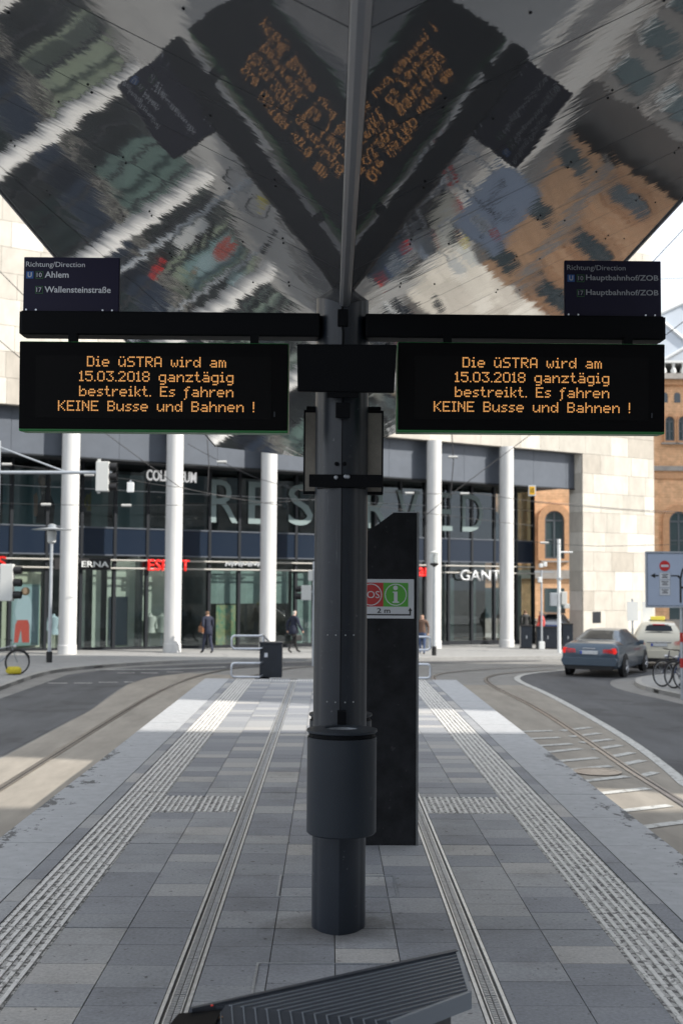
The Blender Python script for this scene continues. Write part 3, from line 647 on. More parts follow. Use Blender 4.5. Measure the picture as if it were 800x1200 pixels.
# ------------------------------------------------------------------ box on the pole, poster cases
bx = thing('monitor_box', 'plain black box mounted on the pole between the two displays', 'monitor', (.04, 6.1, 2.9)); bx.rotation_euler = (R(6), 0, 0)
MB().prism([(-.256, .122), (.258, .122), (.246, -.124), (-.252, -.122)], 0, .06, 'y').build('housing', m_black, bx, bevel=.006)
MB().box(-.1, .062, .01, .07, -.15, -.1235).build('lower_bracket', m_black, bx)
MB().box(-.055, .02, .02, .075, -.255, -.175).build('junction_box', m_black, bx, bevel=.003)
MB().tube([(-.018, .03, -.12), (-.02, .04, -.2)], .008, 6).build('cable', m_black, bx)
for sx in (-1, 1):
    t = thing('poster_case', 'narrow upright poster case clamped to the %s side of the pole' % ('left' if sx < 0 else 'right'), 'poster case', (.02 + .02 * (sx > 0), 6.4, 2.27))
    x0, x1 = (.09, .205) if sx > 0 else (-.205, -.09)
    MB().box(x0, x1, 0, .05, 0, .455).build('frame', m_black, t, bevel=.003)
    MB().box(x0 + .01, x1 - .01, -.003, 0, .016, .44).build('poster', m_case, t)
    MB().box(min(sx * .12, sx * .19), max(sx * .12, sx * .19), .0, .04, .455, .475).build('cap', m_black, t)
t = thing('clamp_bar', 'black cross bar bolted across the pole below the box', 'bar', (.04, 6.2, 2.325))
MB().box(-.19, .19, -.012, .0, -.033, .033).build('bar', m_black, t, bevel=.003)
for dx in (-.05, .0, .012): MB().lathe([(.011, -.012), (.011, -.02), (.006, -.024)], (dx, 0, .022 - abs(dx) * .1), 8, 'y').build('bolt', m_grate, t)
for dx in (-.16, .16): MB().lathe([(.006, -.012), (.006, -.016)], (dx, 0, 0), 8, 'y').build('screw', m_black, t)

# ------------------------------------------------------------------ litter bins
def bin_(y, z0, z1, label, yaw):
    t = thing('litter_bin', label, 'bin', (.028, y, z0), yaw, group='litter bins on the pole'); hgt = z1 - z0
    MB().lathe([(.0, 0), (.165, 0), (.173, .008), (.173, hgt), (.168, hgt), (.168, .02), (0, .02)], n=48, caps=False).build('body', m_bin, t, smooth=40)
    MB().lathe([(.085, hgt + .03), (.172, hgt + .022), (.176, hgt + .026), (.176, hgt + .036), (.1, hgt + .044), (.085, hgt + .042), (.085, hgt + .03)], n=48, caps=False).build('lid', m_bin, t, smooth=40)
    MB().lathe([(.165, hgt - .004), (.165, hgt + .026)], n=40, caps=False).build('neck_ring', m_black, t, smooth=40)
    MB().lathe([(.08, hgt + .0), (.08, hgt + .034), (.088, hgt + .034), (.088, 0 + hgt)], n=32, caps=False).build('ash_insert', m_grate, t, smooth=40)
    for a in (-150, -110, -70, -30, 30, 150): MB().box(.158 * math.cos(R(a)) - .006, .158 * math.cos(R(a)) + .006, .158 * math.sin(R(a)) - .006, .158 * math.sin(R(a)) + .006, hgt - .02, hgt + .03).build('lid_stay', m_black, t)
    MB().box(-.03, .03, .155, .2, hgt - .3, hgt - .05).build('bracket', m_black, t)
    MB().box(-.022, .022, .12, .2, hgt + .04, hgt + .11).build('hinge_plate', m_black, t)
    return t
bin_(6.03, .555, 1.03, 'anthracite round litter bin on the front of the pole', 0)
bin_(6.75, .555, 1.03, 'litter bin mostly hidden on the back of the pole', math.pi)

# ------------------------------------------------------------------ dark concrete slab with help point sign
st = thing('concrete_slab', 'tall dark concrete slab with slanted top behind the pole', 'slab', (0, 8.3, 0))
MB().prism([(-.1, 0), (.562, 0), (.562, 2.283), (.4, 2.283), (-.1, 1.908)], 0, .14, 'y').build('body', m_cdark, st, bevel=.004)
MB().box(.564, .58, -.004, .145, 0, 2.287).build('edge_strip', mat('slab_edge', (.16, .165, .17), .45, .6, var=.2, scale=6), st)
MB().prism([(.4, 2.285), (.562, 2.285), (.562, 2.292), (.398, 2.292)], 0, .14, 'y').build('top_strip', m_grate, st)
sg = thing('help_sign', 'white SOS and information sign with 2 m arrow on the dark slab', 'sign', (0, 8.297, 0))
MB().box(.095, .546, -.006, 0, 1.55, 1.822).build('plate', m_signwhite, sg, bevel=.002)
MB().box(.16, .333, -.008, -.006, 1.632, 1.797).build('red_field', m_red, sg); MB().box(.333, .505, -.008, -.006, 1.632, 1.797).build('green_field', m_sgreen, sg)
def ring(cx, cz, r, w, y0, y1):
    mb = MB(); k = 40; o = [(cx + r * math.cos(2 * math.pi * i / k), cz + r * math.sin(2 * math.pi * i / k)) for i in range(k)]; n_ = [(cx + (r - w) * math.cos(2 * math.pi * i / k), cz + (r - w) * math.sin(2 * math.pi * i / k)) for i in range(k)]
    for i in range(k):
        j = (i + 1) % k; mb.face([(o[i][0], y0, o[i][1]), (o[j][0], y0, o[j][1]), (n_[j][0], y0, n_[j][1]), (n_[i][0], y0, n_[i][1])])
    return mb
ring(.247, 1.7145, .076, .006, -.0095, 0).build('circle', m_signwhite, sg); ring(.419, 1.7145, .076, .006, -.0095, 0).build('circle', m_signwhite, sg)
link('letters', fit_text('SOS', .187, .307, 1.69, 1.739), sg, (0, -.0095, 0)).data.materials.append(m_signwhite)
mb = MB(); k = 16
mb.face([(.417 + .016 * math.cos(2 * math.pi * i / k), -.0095, 1.762 + .016 * math.sin(2 * math.pi * i / k)) for i in range(k)])
for (a, b, c, d) in ((.407, .431, 1.668, 1.736), (.398, .407, 1.728, 1.736), (.396, .442, 1.658, 1.668)): mb.face([(a, -.0095, c), (b, -.0095, c), (b, -.0095, d), (a, -.0095, d)])
mb.build('information_symbol', m_signwhite, sg)
m_ink = mat('sign_ink', (.012, .012, .013), .5)
link('distance', fit_text('2 m', .29, .382, 1.588, 1.622, bold=.02), sg, (0, -.0075, 0)).data.materials.append(m_ink)
mb = MB()
for poly in ([(.12, 1.571), (.524, 1.571), (.524, 1.581), (.12, 1.581)], [(.514, 1.581), (.524, 1.581), (.524, 1.605), (.514, 1.605)], [(.505, 1.603), (.533, 1.603), (.519, 1.626)]): mb.face([(a, -.0075, c) for a, c in poly])
mb.build('arrow', m_ink, sg)

# ------------------------------------------------------------------ slatted seat in the foreground
be = thing('platform_seat', 'low angular platform seat with dark ribbed metal top at the bottom edge', 'seat', (0, 3.9, 0))
m_slat = mat('seat_metal', (.06, .07, .088), .42, .3, var=.12, scale=9); m_wood = mat('seat_wood', (.3, .16, .07), .6, var=.3, scale=14)
m_ribl = mat('seat_rib', (.26, .29, .33), .4, .3)
A, B, Cc, D, E_ = (-.47, -.055), (.43, .555), (.425, .11), (.155, -.155), (-.36, -.02)
def zt_(x, y): return .455
def slats(poly, dx, dy, pitch, zf, name):
    nx, ny = -dy, dx; vals = [nx * p[0] + ny * p[1] for p in poly]; c = min(vals)
    while c < max(vals):
        q = clip(clip(poly, -nx, -ny, -(c + .002)), nx, ny, c + pitch - .002)
        if len(q) > 2:
            mb = MB(); k = len(q)
            mb.raw([(x, y, zf(x, y) - .012) for x, y in q] + [(x, y, zf(x, y)) for x, y in q], [tuple(range(k - 1, -1, -1)), tuple(range(k, 2 * k))] + [(i, (i + 1) % k, k + (i + 1) % k, k + i) for i in range(k)]); mb.build('slat', m_slat, be)
            q2 = clip(clip(poly, -nx, -ny, -(c - .0018)), nx, ny, c + .0018); k = len(q2)
            if k > 2:
                mb = MB(); mb.raw([(x, y, zf(x, y) - .012) for x, y in q2] + [(x, y, zf(x, y) + .0035) for x, y in q2], [tuple(range(k, 2 * k))] + [(i, (i + 1) % k, k + (i + 1) % k, k + i) for i in range(k)]); mb.build('rib', m_ribl, be)
        c += pitch
dv = Vector((B[0] - A[0], B[1] - A[1])).normalized()
slats([E_, D, Cc, B, (A[0] + .06, A[1] + .035)], dv.x, dv.y, .03, zt_, 'top')
F_, G_ = (-.1, -.62), (-.5, -.5)
slats([G_, F_, D, E_], .12, -.99, .036, lambda x, y: .455 - .16 * max(0, (-.02 - .26 * (x + .36)) - y), 'front')
mb = MB(); mb.prism([A, (A[0] + .01, A[1] - .012), (B[0] + .01, B[1] - .02), B], .43, .462); mb.build('back_edge', m_slat, be)
MB().prism([B, Cc, (Cc[0] + .012, Cc[1]), (B[0] + .012, B[1] + .006)], .405, .46).build('end_plate', m_ribl, be)
MB().prism([Cc, D, (D[0] + .008, D[1] - .01), (Cc[0] + .01, Cc[1] - .008)], .405, .46).build('end_plate', m_ribl, be)
MB().prism([(-.3, .0), (.37, .46), (.37, .12), (.12, -.2), (-.08, -.55), (-.42, -.45), (-.3, -.05)], 0, .438).build('base', mat('seat_concrete', (.12, .12, .125), .8, var=.25, scale=8, bump=.2), be)
MB().prism([(-.47, -.075), (-.38, -.035), (-.36, -.09), (-.47, -.14)], .40, .445).build('wood_end', m_wood, be)
MB().prism([(-.52, -.2), (-.5, -.08), (-.37, -.05), (-.38, -.2)], .40, .452).build('side_tray', m_black, be)
MB().lathe([(.004, 0), (.004, .003)], (-.40, -.042, .462), 8).build('marker_light', mat('red_marker', (.4, .02, .02), .4, emit=(1, .1, .08), es=.1), be)
# ------------------------------------------------------------------ the shopping centre across the street
MR = math.atan2(2.2, 3.54); BAY = 4.168
mall = thing('shopping_centre', 'pale stone shopping centre with round white columns and glass shopfronts', 'building', (-9.6, 44, 0), MR)
def mg(u, v): return gz(-9.6 + u * math.cos(MR) - v * math.sin(MR), 44 + u * math.sin(MR) + v * math.cos(MR)) + .1
m_col = mat('column_render', (.6, .6, .59), .6, var=.11, scale=2, bump=.05, stretch=(3, 3, .3))
m_stone = tone(mat('facade_stone', (.53, .505, .455), .75, var=.12, scale=2.5, bump=.06, bscale=60, stretch=(1, 1, .5)), [(0, (.86, .85, .83)), (.2, (.98, .97, .95)), (.4, (1.06, 1.05, 1.03)), (.6, (.9, .88, .86)), (.8, (1.12, 1.12, 1.12)), (.93, (.78, .75, .72))])
m_stonej = mat('stone_joint', (.4, .385, .35), .9)
m_panel = mat('grey_metal_panel', (.105, .12, .145), .4, .3, var=.08, scale=2)
m_soff = mat('dark_soffit', (.03, .032, .036), .6)
m_mull = mat('dark_mullion', (.018, .021, .026), .4, .3)
m_span = mat('navy_spandrel', (.012, .02, .036), .2, spec=.4)
m_glass = glass('shop_glass', (.77, .81, .8), .0); m_glassu = glass('upper_glass', (.66, .71, .71), .01)
m_floor = mat('shop_floor', (.25, .24, .22), .5); m_inwall = mat('shop_wall', (.15, .16, .16), .7, var=.3, scale=1.2)
UMIN, UMAX, UG = -27.2, 30.5, 24.75
# columns
for i in range(-6, 6):
    if i in (-5, -3): pass
    u = BAY * i; zb = mg(u, 0)
    MB().lathe([(.345, zb - .1), (.345, zb + .32), (.325, zb + .34), (.325, 8.1)], (u, 0, 0), 28, caps=False).build('column', m_col, mall, smooth=40)
# metal panel band and soffit behind the columns
for k in range(-14, 13):
    u = BAY / 2 * k
    MB().box(u + .006, min(u + BAY / 2, 25.55) - .006, .5, .56, 6.42, 8.1).build('metal_panel', m_panel, mall)
MB().box(UMIN - 3, 25.6, .565, 6, 6.47, 6.6).build('soffit', m_soff, mall)
MB().box(UMIN - 3, 25.6, .49, .566, 6.36, 6.416).build('band_trim', m_mull, mall)
MB().box(UMIN - 3, 25.6, .57, 8, 6.61, 8.0).build('floor_slab', m_soff, mall)
# stone front above, pier at the right end
core = MB(); core.box(UMIN - 3, 30.45, .06, 9, 8.12, 26); core.box(25.62, 30.45, .06, .9, -1.6, 8.119); core.build('wall_core', m_stonej, mall)
SB = MB().box(0, 1, 0, 1, 0, 1).mesh('stone_block', m_stone)
fars = MB(); cnt = 0
def block(u0, u1, v0, v1, z0, z1):
    global cnt
    vis = (u0 > 15 and z0 < 21) or (u0 < 4 and u1 > -6 and z0 < 16.5)
    if vis and cnt < 295:
        cnt += 1; link('stone_block', SB, mall, (u0 + .006, v0 + random.uniform(-.004, .004), z0 + .006), None, (u1 - u0 - .012, v1 - v0, z1 - z0 - .012))
    else: fars.box(u0 + .006, u1 - .006, v0, v1, z0 + .006, z1 - .006)
z = 8.1; row = 0
while z < 25.8:
    hgt = .95; u = UMIN - 3 - (row % 2) * .8
    while u < 30.44:
        w = random.choice((1.2, 1.45, 1.7)); e = min(u + w, 30.5)
        if 30.5 - e < .4: e = 30.5
        block(u, e, -.02, .058, z, z + hgt); u = e
    z += hgt; row += 1
z = 8.1; row = 0
while z > -1.3:
    u = 25.6
    z0 = max(z - .95, -1.4)
    while u < 30.49:
        w = random.choice((.9, 1.2, 1.5)) if not (row % 2 and u == 25.6) else .7; e = min(u + w, 30.5)
        if 30.5 - e < .4: e = 30.5
        block(u, e, -.02, .058, z0, z); u = e
    for v0, v1 in ((.07, .9),): MB().box(25.57, 25.618, v0, v1, z0 + .006, z - .006).build('jamb_stone', m_stone, mall)
    z -= .95; row += 1
for zr in range(27):
    z0 = -1.4 + zr * .95
    MB().box(30.452, 30.5, .07, 5, z0 + .006, z0 + .944).build('side_stone', m_stone, mall)
fars.build('stone_field', m_stone, mall, kind='stuff')
MB().box(UMIN - 3.2, 30.6, -.15, 9.1, 26, 26.5).build('parapet', m_stone, mall)
MB().box(26.2, 26.75, -.034, -.021, -.1, .45).build('wall_box', m_mull, mall)
# glazing: mullions, panes, spandrels
VG = 2.6; W3 = BAY / 3
K0, K1 = -20, 18
zlo, z1g, z1s, ztop = -1.2, 2.83, 3.86, 6.46
umu = [W3 * k + .02 for k in range(K0, K1)] + [UG]
MM = MB().box(-.06, .06, -.07, .12, -1.3, ztop).mesh('mullion', m_mull)
PLo = MB().box(0, 1, 0, .02, 0, 1).mesh('glass_pane', m_glass); PUp = MB().box(0, 1, 0, .02, 0, 1).mesh('glass_pane', m_glassu); SP = MB().box(0, 1, -.03, .03, 0, 1).mesh('spandrel_panel', m_span)
for a, b in zip(umu[:-1], umu[1:]):
    link('mullion', MM, mall, (a, VG, 0))
    base = -.82 - .012 * max(0, a) * .5
    MB().box(a + .06, b - .06, VG - .05, VG + .05, -1.4, base).build('plinth', m_mull, mall)
    link('glass_pane', PLo, mall, (a + .06, VG, base), None, (b - a - .12, 1, z1g - base - .05))
    link('spandrel_panel', SP, mall, (a + .06, VG, z1g), None, (b - a - .12, 1, z1s - z1g))
    link('glass_pane', PUp, mall, (a + .06, VG, z1s + .05), None, (b - a - .12, 1, ztop - z1s - .05))
    MB().box(a + .06, b - .06, VG - .06, VG + .04, z1s, z1s + .05).build('transom', m_panel, mall)
    MB().box(a + .06, b - .06, VG - .06, VG + .04, z1g - .05, z1g).build('transom', m_panel, mall)
    MB().tube([(a + .06, VG - .08, 5.4), (b - .06, VG - .08, 5.4)], .012, 6).build('brace_rod', m_steel, mall)
link('mullion', MM, mall, (UG, VG, 0))
# the glass returns into the passage at the right end
link('glass_pane', PLo, mall, (UG, VG + .1, -1.15), math.pi / 2, (2.6, 1, 3.9)); link('glass_pane', PUp, mall, (UG, VG + .1, 3.9), math.pi / 2, (2.6, 1, 2.55)); s_ = link('spandrel_panel', SP, mall, (UG, VG + .1, z1g), math.pi / 2, (2.6, 1, z1s - z1g))
# rooms behind the glass
MB().box(UMIN, UG - .1, VG + .15, 9, -1.5, -1.02).build('shop_floor', m_floor, mall)
MB().box(UMIN, UG - .1, VG + .15, 9, 3.0, 3.7).build('shop_ceiling', mat('shop_ceiling', (.4, .42, .42), .7), mall)
MB().box(UMIN, UG - .1, 6.2, 6.4, -1, 3.0).build('shop_back_wall', m_inwall, mall); MB().box(UMIN, UG - .1, 5.6, 5.8, 3.7, 6.46).build('upper_back_wall', m_inwall, mall)
for u in (-9.7, 3.95, 7.0, 14.1, 19.2): MB().box(u, u + .15, VG + .16, 6.2, -1, 3.0).build('partition', m_inwall, mall)
# lit ceiling strips in the shops
m_strip = mat('shop_lamp', (.8, .8, .8), .5, emit=(1, .97, .9), es=4.0)
for u in [-8, -4.2, -1.35, .1, 1.45, 2.8, 4.25, 5.6, 7.1, 8.5, 9.9, 12.4, 15.5, 17.5, 20.3, 22.6]:
    MB().box(u, u + 1.2, 2.74, 2.86, 2.9, 2.96).build('ceiling_lamp', m_strip, mall)
# two light rails running across the ground floor glass
for zz in (2.28, 2.60): MB().tube([(UMIN, VG - .16, zz), (UG, VG - .16, zz)], .035, 8).build('light_rail', mat('rail_alu', (.36, .35, .32), .5), mall)
# window dressing
m_pale = mat('display_board_pale', (.55, .59, .53), .7, var=.06, scale=2); m_cream = mat('display_board_cream', (.6, .6, .48), .7)
m_teal = mat('display_teal', (.24, .32, .31), .7, var=.2, scale=1.5); m_dkb = mat('display_dark', (.02, .03, .05), .5)
def board(u0, u1, z0, z1, v, m, name='backdrop'): return MB().box(u0, u1, v, v + .03, z0, z1).build(name, m, mall)
board(-1.5, .0, -.8, 2.1, 3.1, m_cream); board(.2, 1.3, -.95, .3, 3.3, m_cream); board(1.55, 1.8, -.9, 2.2, 3.1, m_pale); board(2.1, 2.45, -.9, 2.2, 3.1, m_pale)
board(2.75, 4.05, -.9, 2.6, 3.2, m_pale); board(2.84, 3.62, -.8, 1.15, 3.14, m_dkb); board(4.2, 5.5, -.9, 2.3, 3.4, m_pale)
board(7.1, 9.7, .85, 2.3, 3.0, m_teal); board(9.8, 11.0, .85, 2.3, 3.0, m_teal); board(11.3, 12.3, -.9, 2.2, 3.2, m_teal); board(14.3, 15.3, -.9, 2.2, 3.1, m_teal); board(20.0, 20.35, -1, 2, 3.3, m_teal); board(21.4, 21.7, -1, 2, 3.3, m_teal); board(23.6, 24.5, -1, 2.2, 3.2, m_teal)
board(-1.5, .9, 3.95, 6.1, 3.3, mat('upper_poster', (.22, .33, .36), .6), 'upper_backdrop'); board(3.0, 4.3, 3.95, 6.1, 3.3, mat('upper_poster_b', (.3, .4, .42), .6), 'upper_backdrop')
board(2.1, 2.8, 3.95, 6.0, 3.4, m_teal, 'upper_backdrop'); board(4.4, 6.9, 3.95, 6.0, 4.2, m_inwall, 'upper_backdrop')
for u in (-6, -10.5, -15, -20): board(u, u + 2.2, -.9, 2.2, 3.2, random.choice((m_pale, m_cream, m_teal))); board(u, u + 2.2, 3.95, 6.1, 3.3, m_teal, 'upper_backdrop')

# posters: flat print in the shop windows
def place(u, v, z): return Matrix.Translation((-9.6, 44, 0)) @ Matrix.Rotation(MR, 4, 'Z') @ Vector((u, v, z))
def mall_thing(name, label, cat, u, v, z, group=None): return thing(name, label, cat, place(u, v, z), MR, group)
def shape(parent, name, pts, y, m): mb = MB(); mb.face([(x, y, z) for x, z in pts]); return mb.build(name, m, parent)
def ell(cx, cz, rx, rz_, k=18): return [(cx + rx * math.cos(2 * math.pi * i / k), cz + rz_ * math.sin(2 * math.pi * i / k)) for i in range(k)]
m_skin = mat('skin', (.55, .34, .25), .6); m_hair = mat('hair_brown', (.16, .09, .05), .7); m_coral = mat('coral_cloth', (.7, .1, .08), .7); m_shirt = mat('pale_shirt', (.55, .65, .75), .7); m_blk = mat('black_cloth', (.012, .012, .014), .8)
po = mall_thing('fashion_poster', 'framed poster of a person in pale blouse and coral trousers', 'poster', -1.2, 2.95, -.72)
MB().box(0, 1.12, 0, .05, 0, 2.35).build('frame', mat('poster_frame', (.3, .42, .42), .5), po); MB().box(.07, 1.05, -.01, 0, .1, 2.25).build('print', mat('poster_sky', (.38, .5, .56), .6), po)
shape(po, 'trousers', [(.14, .12), (.3, .12), (.4, .62), (.46, .12), (.74, .12), (.72, .9), (.6, 1.02), (.28, 1.02), (.18, .8)], -.013, m_coral)
shape(po, 'blouse', [(.2, .98), (.66, .98), (.84, .5), (.95, .55), (.86, 1.3), (.74, 1.8), (.6, 1.95), (.42, 1.95), (.24, 1.82), (.14, 1.3)], -.016, m_shirt); shape(po, 'hair', ell(.55, 2.08, .17, .16), -.018, m_hair); shape(po, 'face', ell(.53, 2.1, .09, .13), -.02, m_skin)
po = mall_thing('wall_poster', 'large dim poster of a dark haired person behind the upper glass', 'poster', -.55, 3.28, 3.98)
MB().box(0, 1.4, .0, .02, 0, 2.05).build('print', mat('poster_teal', (.2, .3, .33), .6), po)
shape(po, 'body', [(.35, .02), (1.05, .02), (1.1, .75), (.95, 1.1), (.92, 1.6), (.5, 1.6), (.55, 1.0), (.38, .6)], -.003, m_blk); shape(po, 'arm', [(.28, .3), (.4, .3), (.42, 1.0), (.36, 1.25), (.24, 1.1)], -.005, m_skin); shape(po, 'hair', ell(.66, 1.72, .26, .3), -.006, m_hair); shape(po, 'face', ell(.6, 1.66, .11, .18), -.008, m_skin)
po = mall_thing('green_poster', 'green and gold patterned poster in the window left of the third column', 'poster', 7.5, 2.95, -.95)
m_fl = mat('floral_print', (.5, .42, .2), .6, var=.5, scale=5, col2=(.04, .26, .2)); MB().box(0, 1.0, 0, .04, 0, 1.75).build('print', m_fl, po); MB().box(-.04, 1.04, .005, .05, -.04, 1.79).build('frame', m_mull, po)

# shop lettering
def shop_sign(name, label, s, u0, u1, z0, z1, v, m, ext=.06, bold=.008):
    t = mall_thing(name, label, 'sign', u0, v, z0)
    o = link('letters', fit_text(s, 0, u1 - u0, 0, z1 - z0, ext, bold), t); o.data.materials.append(m); return t
m_sred = mat('lit_red', (.6, .01, .01), .4, emit=(1, .03, .02), es=.35); m_silver = mat('silver_letter', (.6, .62, .64), .4, .2); m_wglow = mat('white_glow', (.6, .6, .6), .5, emit=(1, 1, 1), es=.22); m_wl = mat('white_letter', (.7, .72, .72), .5)  # the plain white one gets added glow to brighten letters shaded by the soffit
shop_sign('shop_sign', 'red ESPRIT shop lettering behind the second column', 'ESPRIT', 4.12, 5.95, 2.2, 2.66, 2.36, m_sred, bold=.012)
t = shop_sign('shop_sign', 'white lettering on a black box beside the first column', 'ERNA', 1.32, 2.42, 2.32, 2.54, 2.29, m_wl, bold=0); MB().box(-1.05, 1.24, .07, .16, -.11, .33).build('box', m_blk, t)
shop_sign('shop_sign', 'silver GANT shop lettering between the right hand columns', 'GANT', 19.95, 22.4, 1.9, 2.42, 2.36, m_silver, bold=.01)
shop_sign('shop_sign', 'white COLLOSEUM lettering high behind the second column', 'COLLOSEUM', 4.0, 6.2, 5.84, 6.28, 2.36, m_wglow, bold=.01)
shop_sign('shop_sign', 'small red shop lettering right of the dark slab', 'an', 17.5, 18.25, 2.08, 2.5, 2.36, m_sred, bold=.012)
shop_sign('shop_sign', 'end of a red shop lettering at the left edge', 'S', -1.95, -1.6, 2.25, 2.68, 2.36, m_sred, bold=.012)
t = mall_thing('shop_sign', 'silver script lettering on the light rails left of the third column', 'sign', 7.6, 2.36, 2.34)
MB().tube([(.02 + 1.8 * i / 60, 0, .08 + .16 * abs(math.sin(i * .62)) + .05 * math.sin(i * 1.7)) for i in range(61)], .03, 6).build('letters', m_silver, t, smooth=50)
m_res = mat('window_letter', (.19, .25, .255), .6)
for ch, u, lab in (('R', 7.0, 'first'), ('E', 8.75, 'second'), ('S', 10.7, 'third'), ('E', 12.7, 'fourth'), ('R', 14.75, 'fifth'), ('V', 16.45, 'sixth'), ('E', 18.4, 'seventh'), ('D', 20.25, 'last')):
    shop_sign('window_letter', 'big pale letter %s, %s of RESERVED on the upper glass' % (ch, lab), ch, u, u + 1.25, 4.25, 6.05, 2.55, m_res, .03, .0)['group'] = 'letters of RESERVED'

# dress forms in the windows
def dress_form(u, v, z, label, m, sleeves=True):
    t = mall_thing('dress_form', label, 'mannequin', u, v, z)
    MB().lathe([(.05, 1.5), (.07, 1.42), (.2, 1.36), (.21, 1.2), (.16, 1.0), (.2, .8), (.22, .7)], n=16).build('garment', m, t, smooth=60)
    for sx in (-1, 1): MB().tube([(sx * .17, 0, 1.36), (sx * .27, 0, 1.1), (sx * .26, -.03, .85)], [.07, .055, .045], 8).build('sleeve', m, t, smooth=60)
    MB().tube([(0, 0, 0), (0, 0, .75)], .02, 6).build('stand', m_steel, t); MB().lathe([(.16, 0), (.15, .02)], n=16).build('foot', m_steel, t)
dress_form(4.55, 3.0, -1.02, 'dress form in a white top left of the second column', mat('white_cloth', (.6, .6, .58), .8)); dress_form(5.05, 3.0, -1.02, 'dress form in a grey knitted top nearer the second column', mat('grey_cloth', (.38, .4, .38), .8))
dress_form(.5, 3.0, -1.02, 'dress form in a pale blue shirt beside the first column', m_shirt); dress_form(2.3, 3.9, 3.9, 'dress form in a yellow top behind the upper glass', mat('yellow_cloth', (.4, .3, .03), .8))

# ------------------------------------------------------------------ brick station building behind
m_brick = mat('brick', (.74, .45, .26), .8, var=.25, scale=2.2, bump=.15, bscale=30)
_t = m_brick.node_tree; _n, _l = _t.nodes, _t.links; _bb, _src = col_in(m_brick)
_bk = _n.new('ShaderNodeTexBrick'); _bk.inputs['Scale'].default_value = 1.0; _bk.inputs['Brick Width'].default_value = .5; _bk.inputs['Row Height'].default_value = .16; _bk.inputs['Mortar Size'].default_value = .012
_bk.inputs['Color1'].default_value = (1, 1, 1, 1); _bk.inputs['Color2'].default_value = (.75, .7, .66, 1); _bk.inputs['Mortar'].default_value = (1.1, 1.2, 1.3, 1)
_sx = _n.new('ShaderNodeSeparateXYZ'); _cx = _n.new('ShaderNodeCombineXYZ'); _gg = _n.new('ShaderNodeNewGeometry'); _l.new(_gg.outputs['Position'], _sx.inputs[0]); _l.new(_sx.outputs[0], _cx.inputs[0]); _l.new(_sx.outputs[2], _cx.inputs[1]); _l.new(_cx.outputs[0], _bk.inputs['Vector'])
_mm = _n.new('ShaderNodeMixRGB'); _mm.blend_type = 'MULTIPLY'; _mm.inputs[0].default_value = .6; _l.new(_src, _mm.inputs[1]); _l.new(_bk.outputs[0], _mm.inputs[2]); _l.new(_mm.outputs[0], _bb.inputs['Base Color'])
m_bstone = mat('grey_sandstone', (.34, .32, .3), .8, var=.2, scale=2); m_trim = mat('brick_trim', (.55, .31, .17), .8, var=.15, scale=5)
m_wframe = mat('window_frame', (.1, .12, .14), .5); m_pane = mat('window_pane', (.05, .08, .09), .08, spec=.8)
stn = thing('brick_station', 'orange brick railway station building with arched windows behind the pier', 'building', (0, 75, 0))
MB().box(-6, 31, 0, 14, -4, 14.4).build('wall', m_brick, stn)
for (z0, z1, pr_, m_) in ((2.1, 2.64, .14, m_bstone), (8.45, 8.75, .12, m_trim), (8.95, 9.25, .16, m_bstone), (14.4, 14.75, .25, m_trim), (14.75, 15.1, .5, m_bstone), (15.8, 15.95, .3, m_wl), (-4, -.4, .12, m_bstone)):
    MB().box(-6, 31 + pr_, -pr_, 14.02, z0, z1).build('string_course' if z1 < 14 else 'cornice', m_, stn)
def archpts(cx, z0, zs, r, k=10): return [(cx - r, z0), (cx + r, z0)] + [(cx + r * math.cos(math.pi * i / k), zs + r * math.sin(math.pi * i / k)) for i in range(0, k + 1)]
def arch_window(cx, z0, zs, r, ring_w, proto={}):
    key = (z0, zs, r)
    if key not in proto:
        a, b = archpts(0, z0, zs, r), archpts(0, z0 - .12, zs, r + ring_w)
        mb = MB(); k = len(a)
        for i in range(k):
            j = (i + 1) % k
            mb.face([(b[i][0], -.2, b[i][1]), (b[j][0], -.2, b[j][1]), (a[j][0], -.2, a[j][1]), (a[i][0], -.2, a[i][1])])
            mb.face([(b[i][0], 0, b[i][1]), (b[j][0], 0, b[j][1]), (b[j][0], -.2, b[j][1]), (b[i][0], -.2, b[i][1])]); mb.face([(a[j][0], -.005, a[j][1]), (a[i][0], -.005, a[i][1]), (a[i][0], -.2, a[i][1]), (a[j][0], -.2, a[j][1])])
        sur = mb.mesh('surround', m_trim)
        mb = MB(); mb.prism(archpts(0, z0 + .001, zs, r - .002), -.012, -.004, 'y'); pane = mb.mesh('pane', m_pane)
        mb = MB(); c = archpts(0, z0, zs, r); d = archpts(0, z0 + .1, zs, r - .1)
        for i in range(len(c)):
            j = (i + 1) % len(c); mb.face([(c[i][0], -.05, c[i][1]), (c[j][0], -.05, c[j][1]), (d[j][0], -.05, d[j][1]), (d[i][0], -.05, d[i][1])])
        for (x0, x1, q0, q1) in ((-.05, .05, z0, zs + r * .98), (-r, r, zs - .05, zs + .05), (-r, r, (z0 + zs) / 2 - .03, (z0 + zs) / 2 + .03)): mb.box(x0, x1, -.06, -.013, q0, q1)
        fr = mb.mesh('frame', m_wframe); sill = MB().box(-r - .25, r + .25, -.32, 0, z0 - .22, z0 - .121).mesh('sill', m_bstone)
        proto[key] = (sur, pane, fr, sill)
    sur, pane, fr, sill = proto[key]
    w = link('window', sur, stn, (cx, 0, 0)); link('pane', pane, w); link('frame', fr, w); link('sill', sill, w)
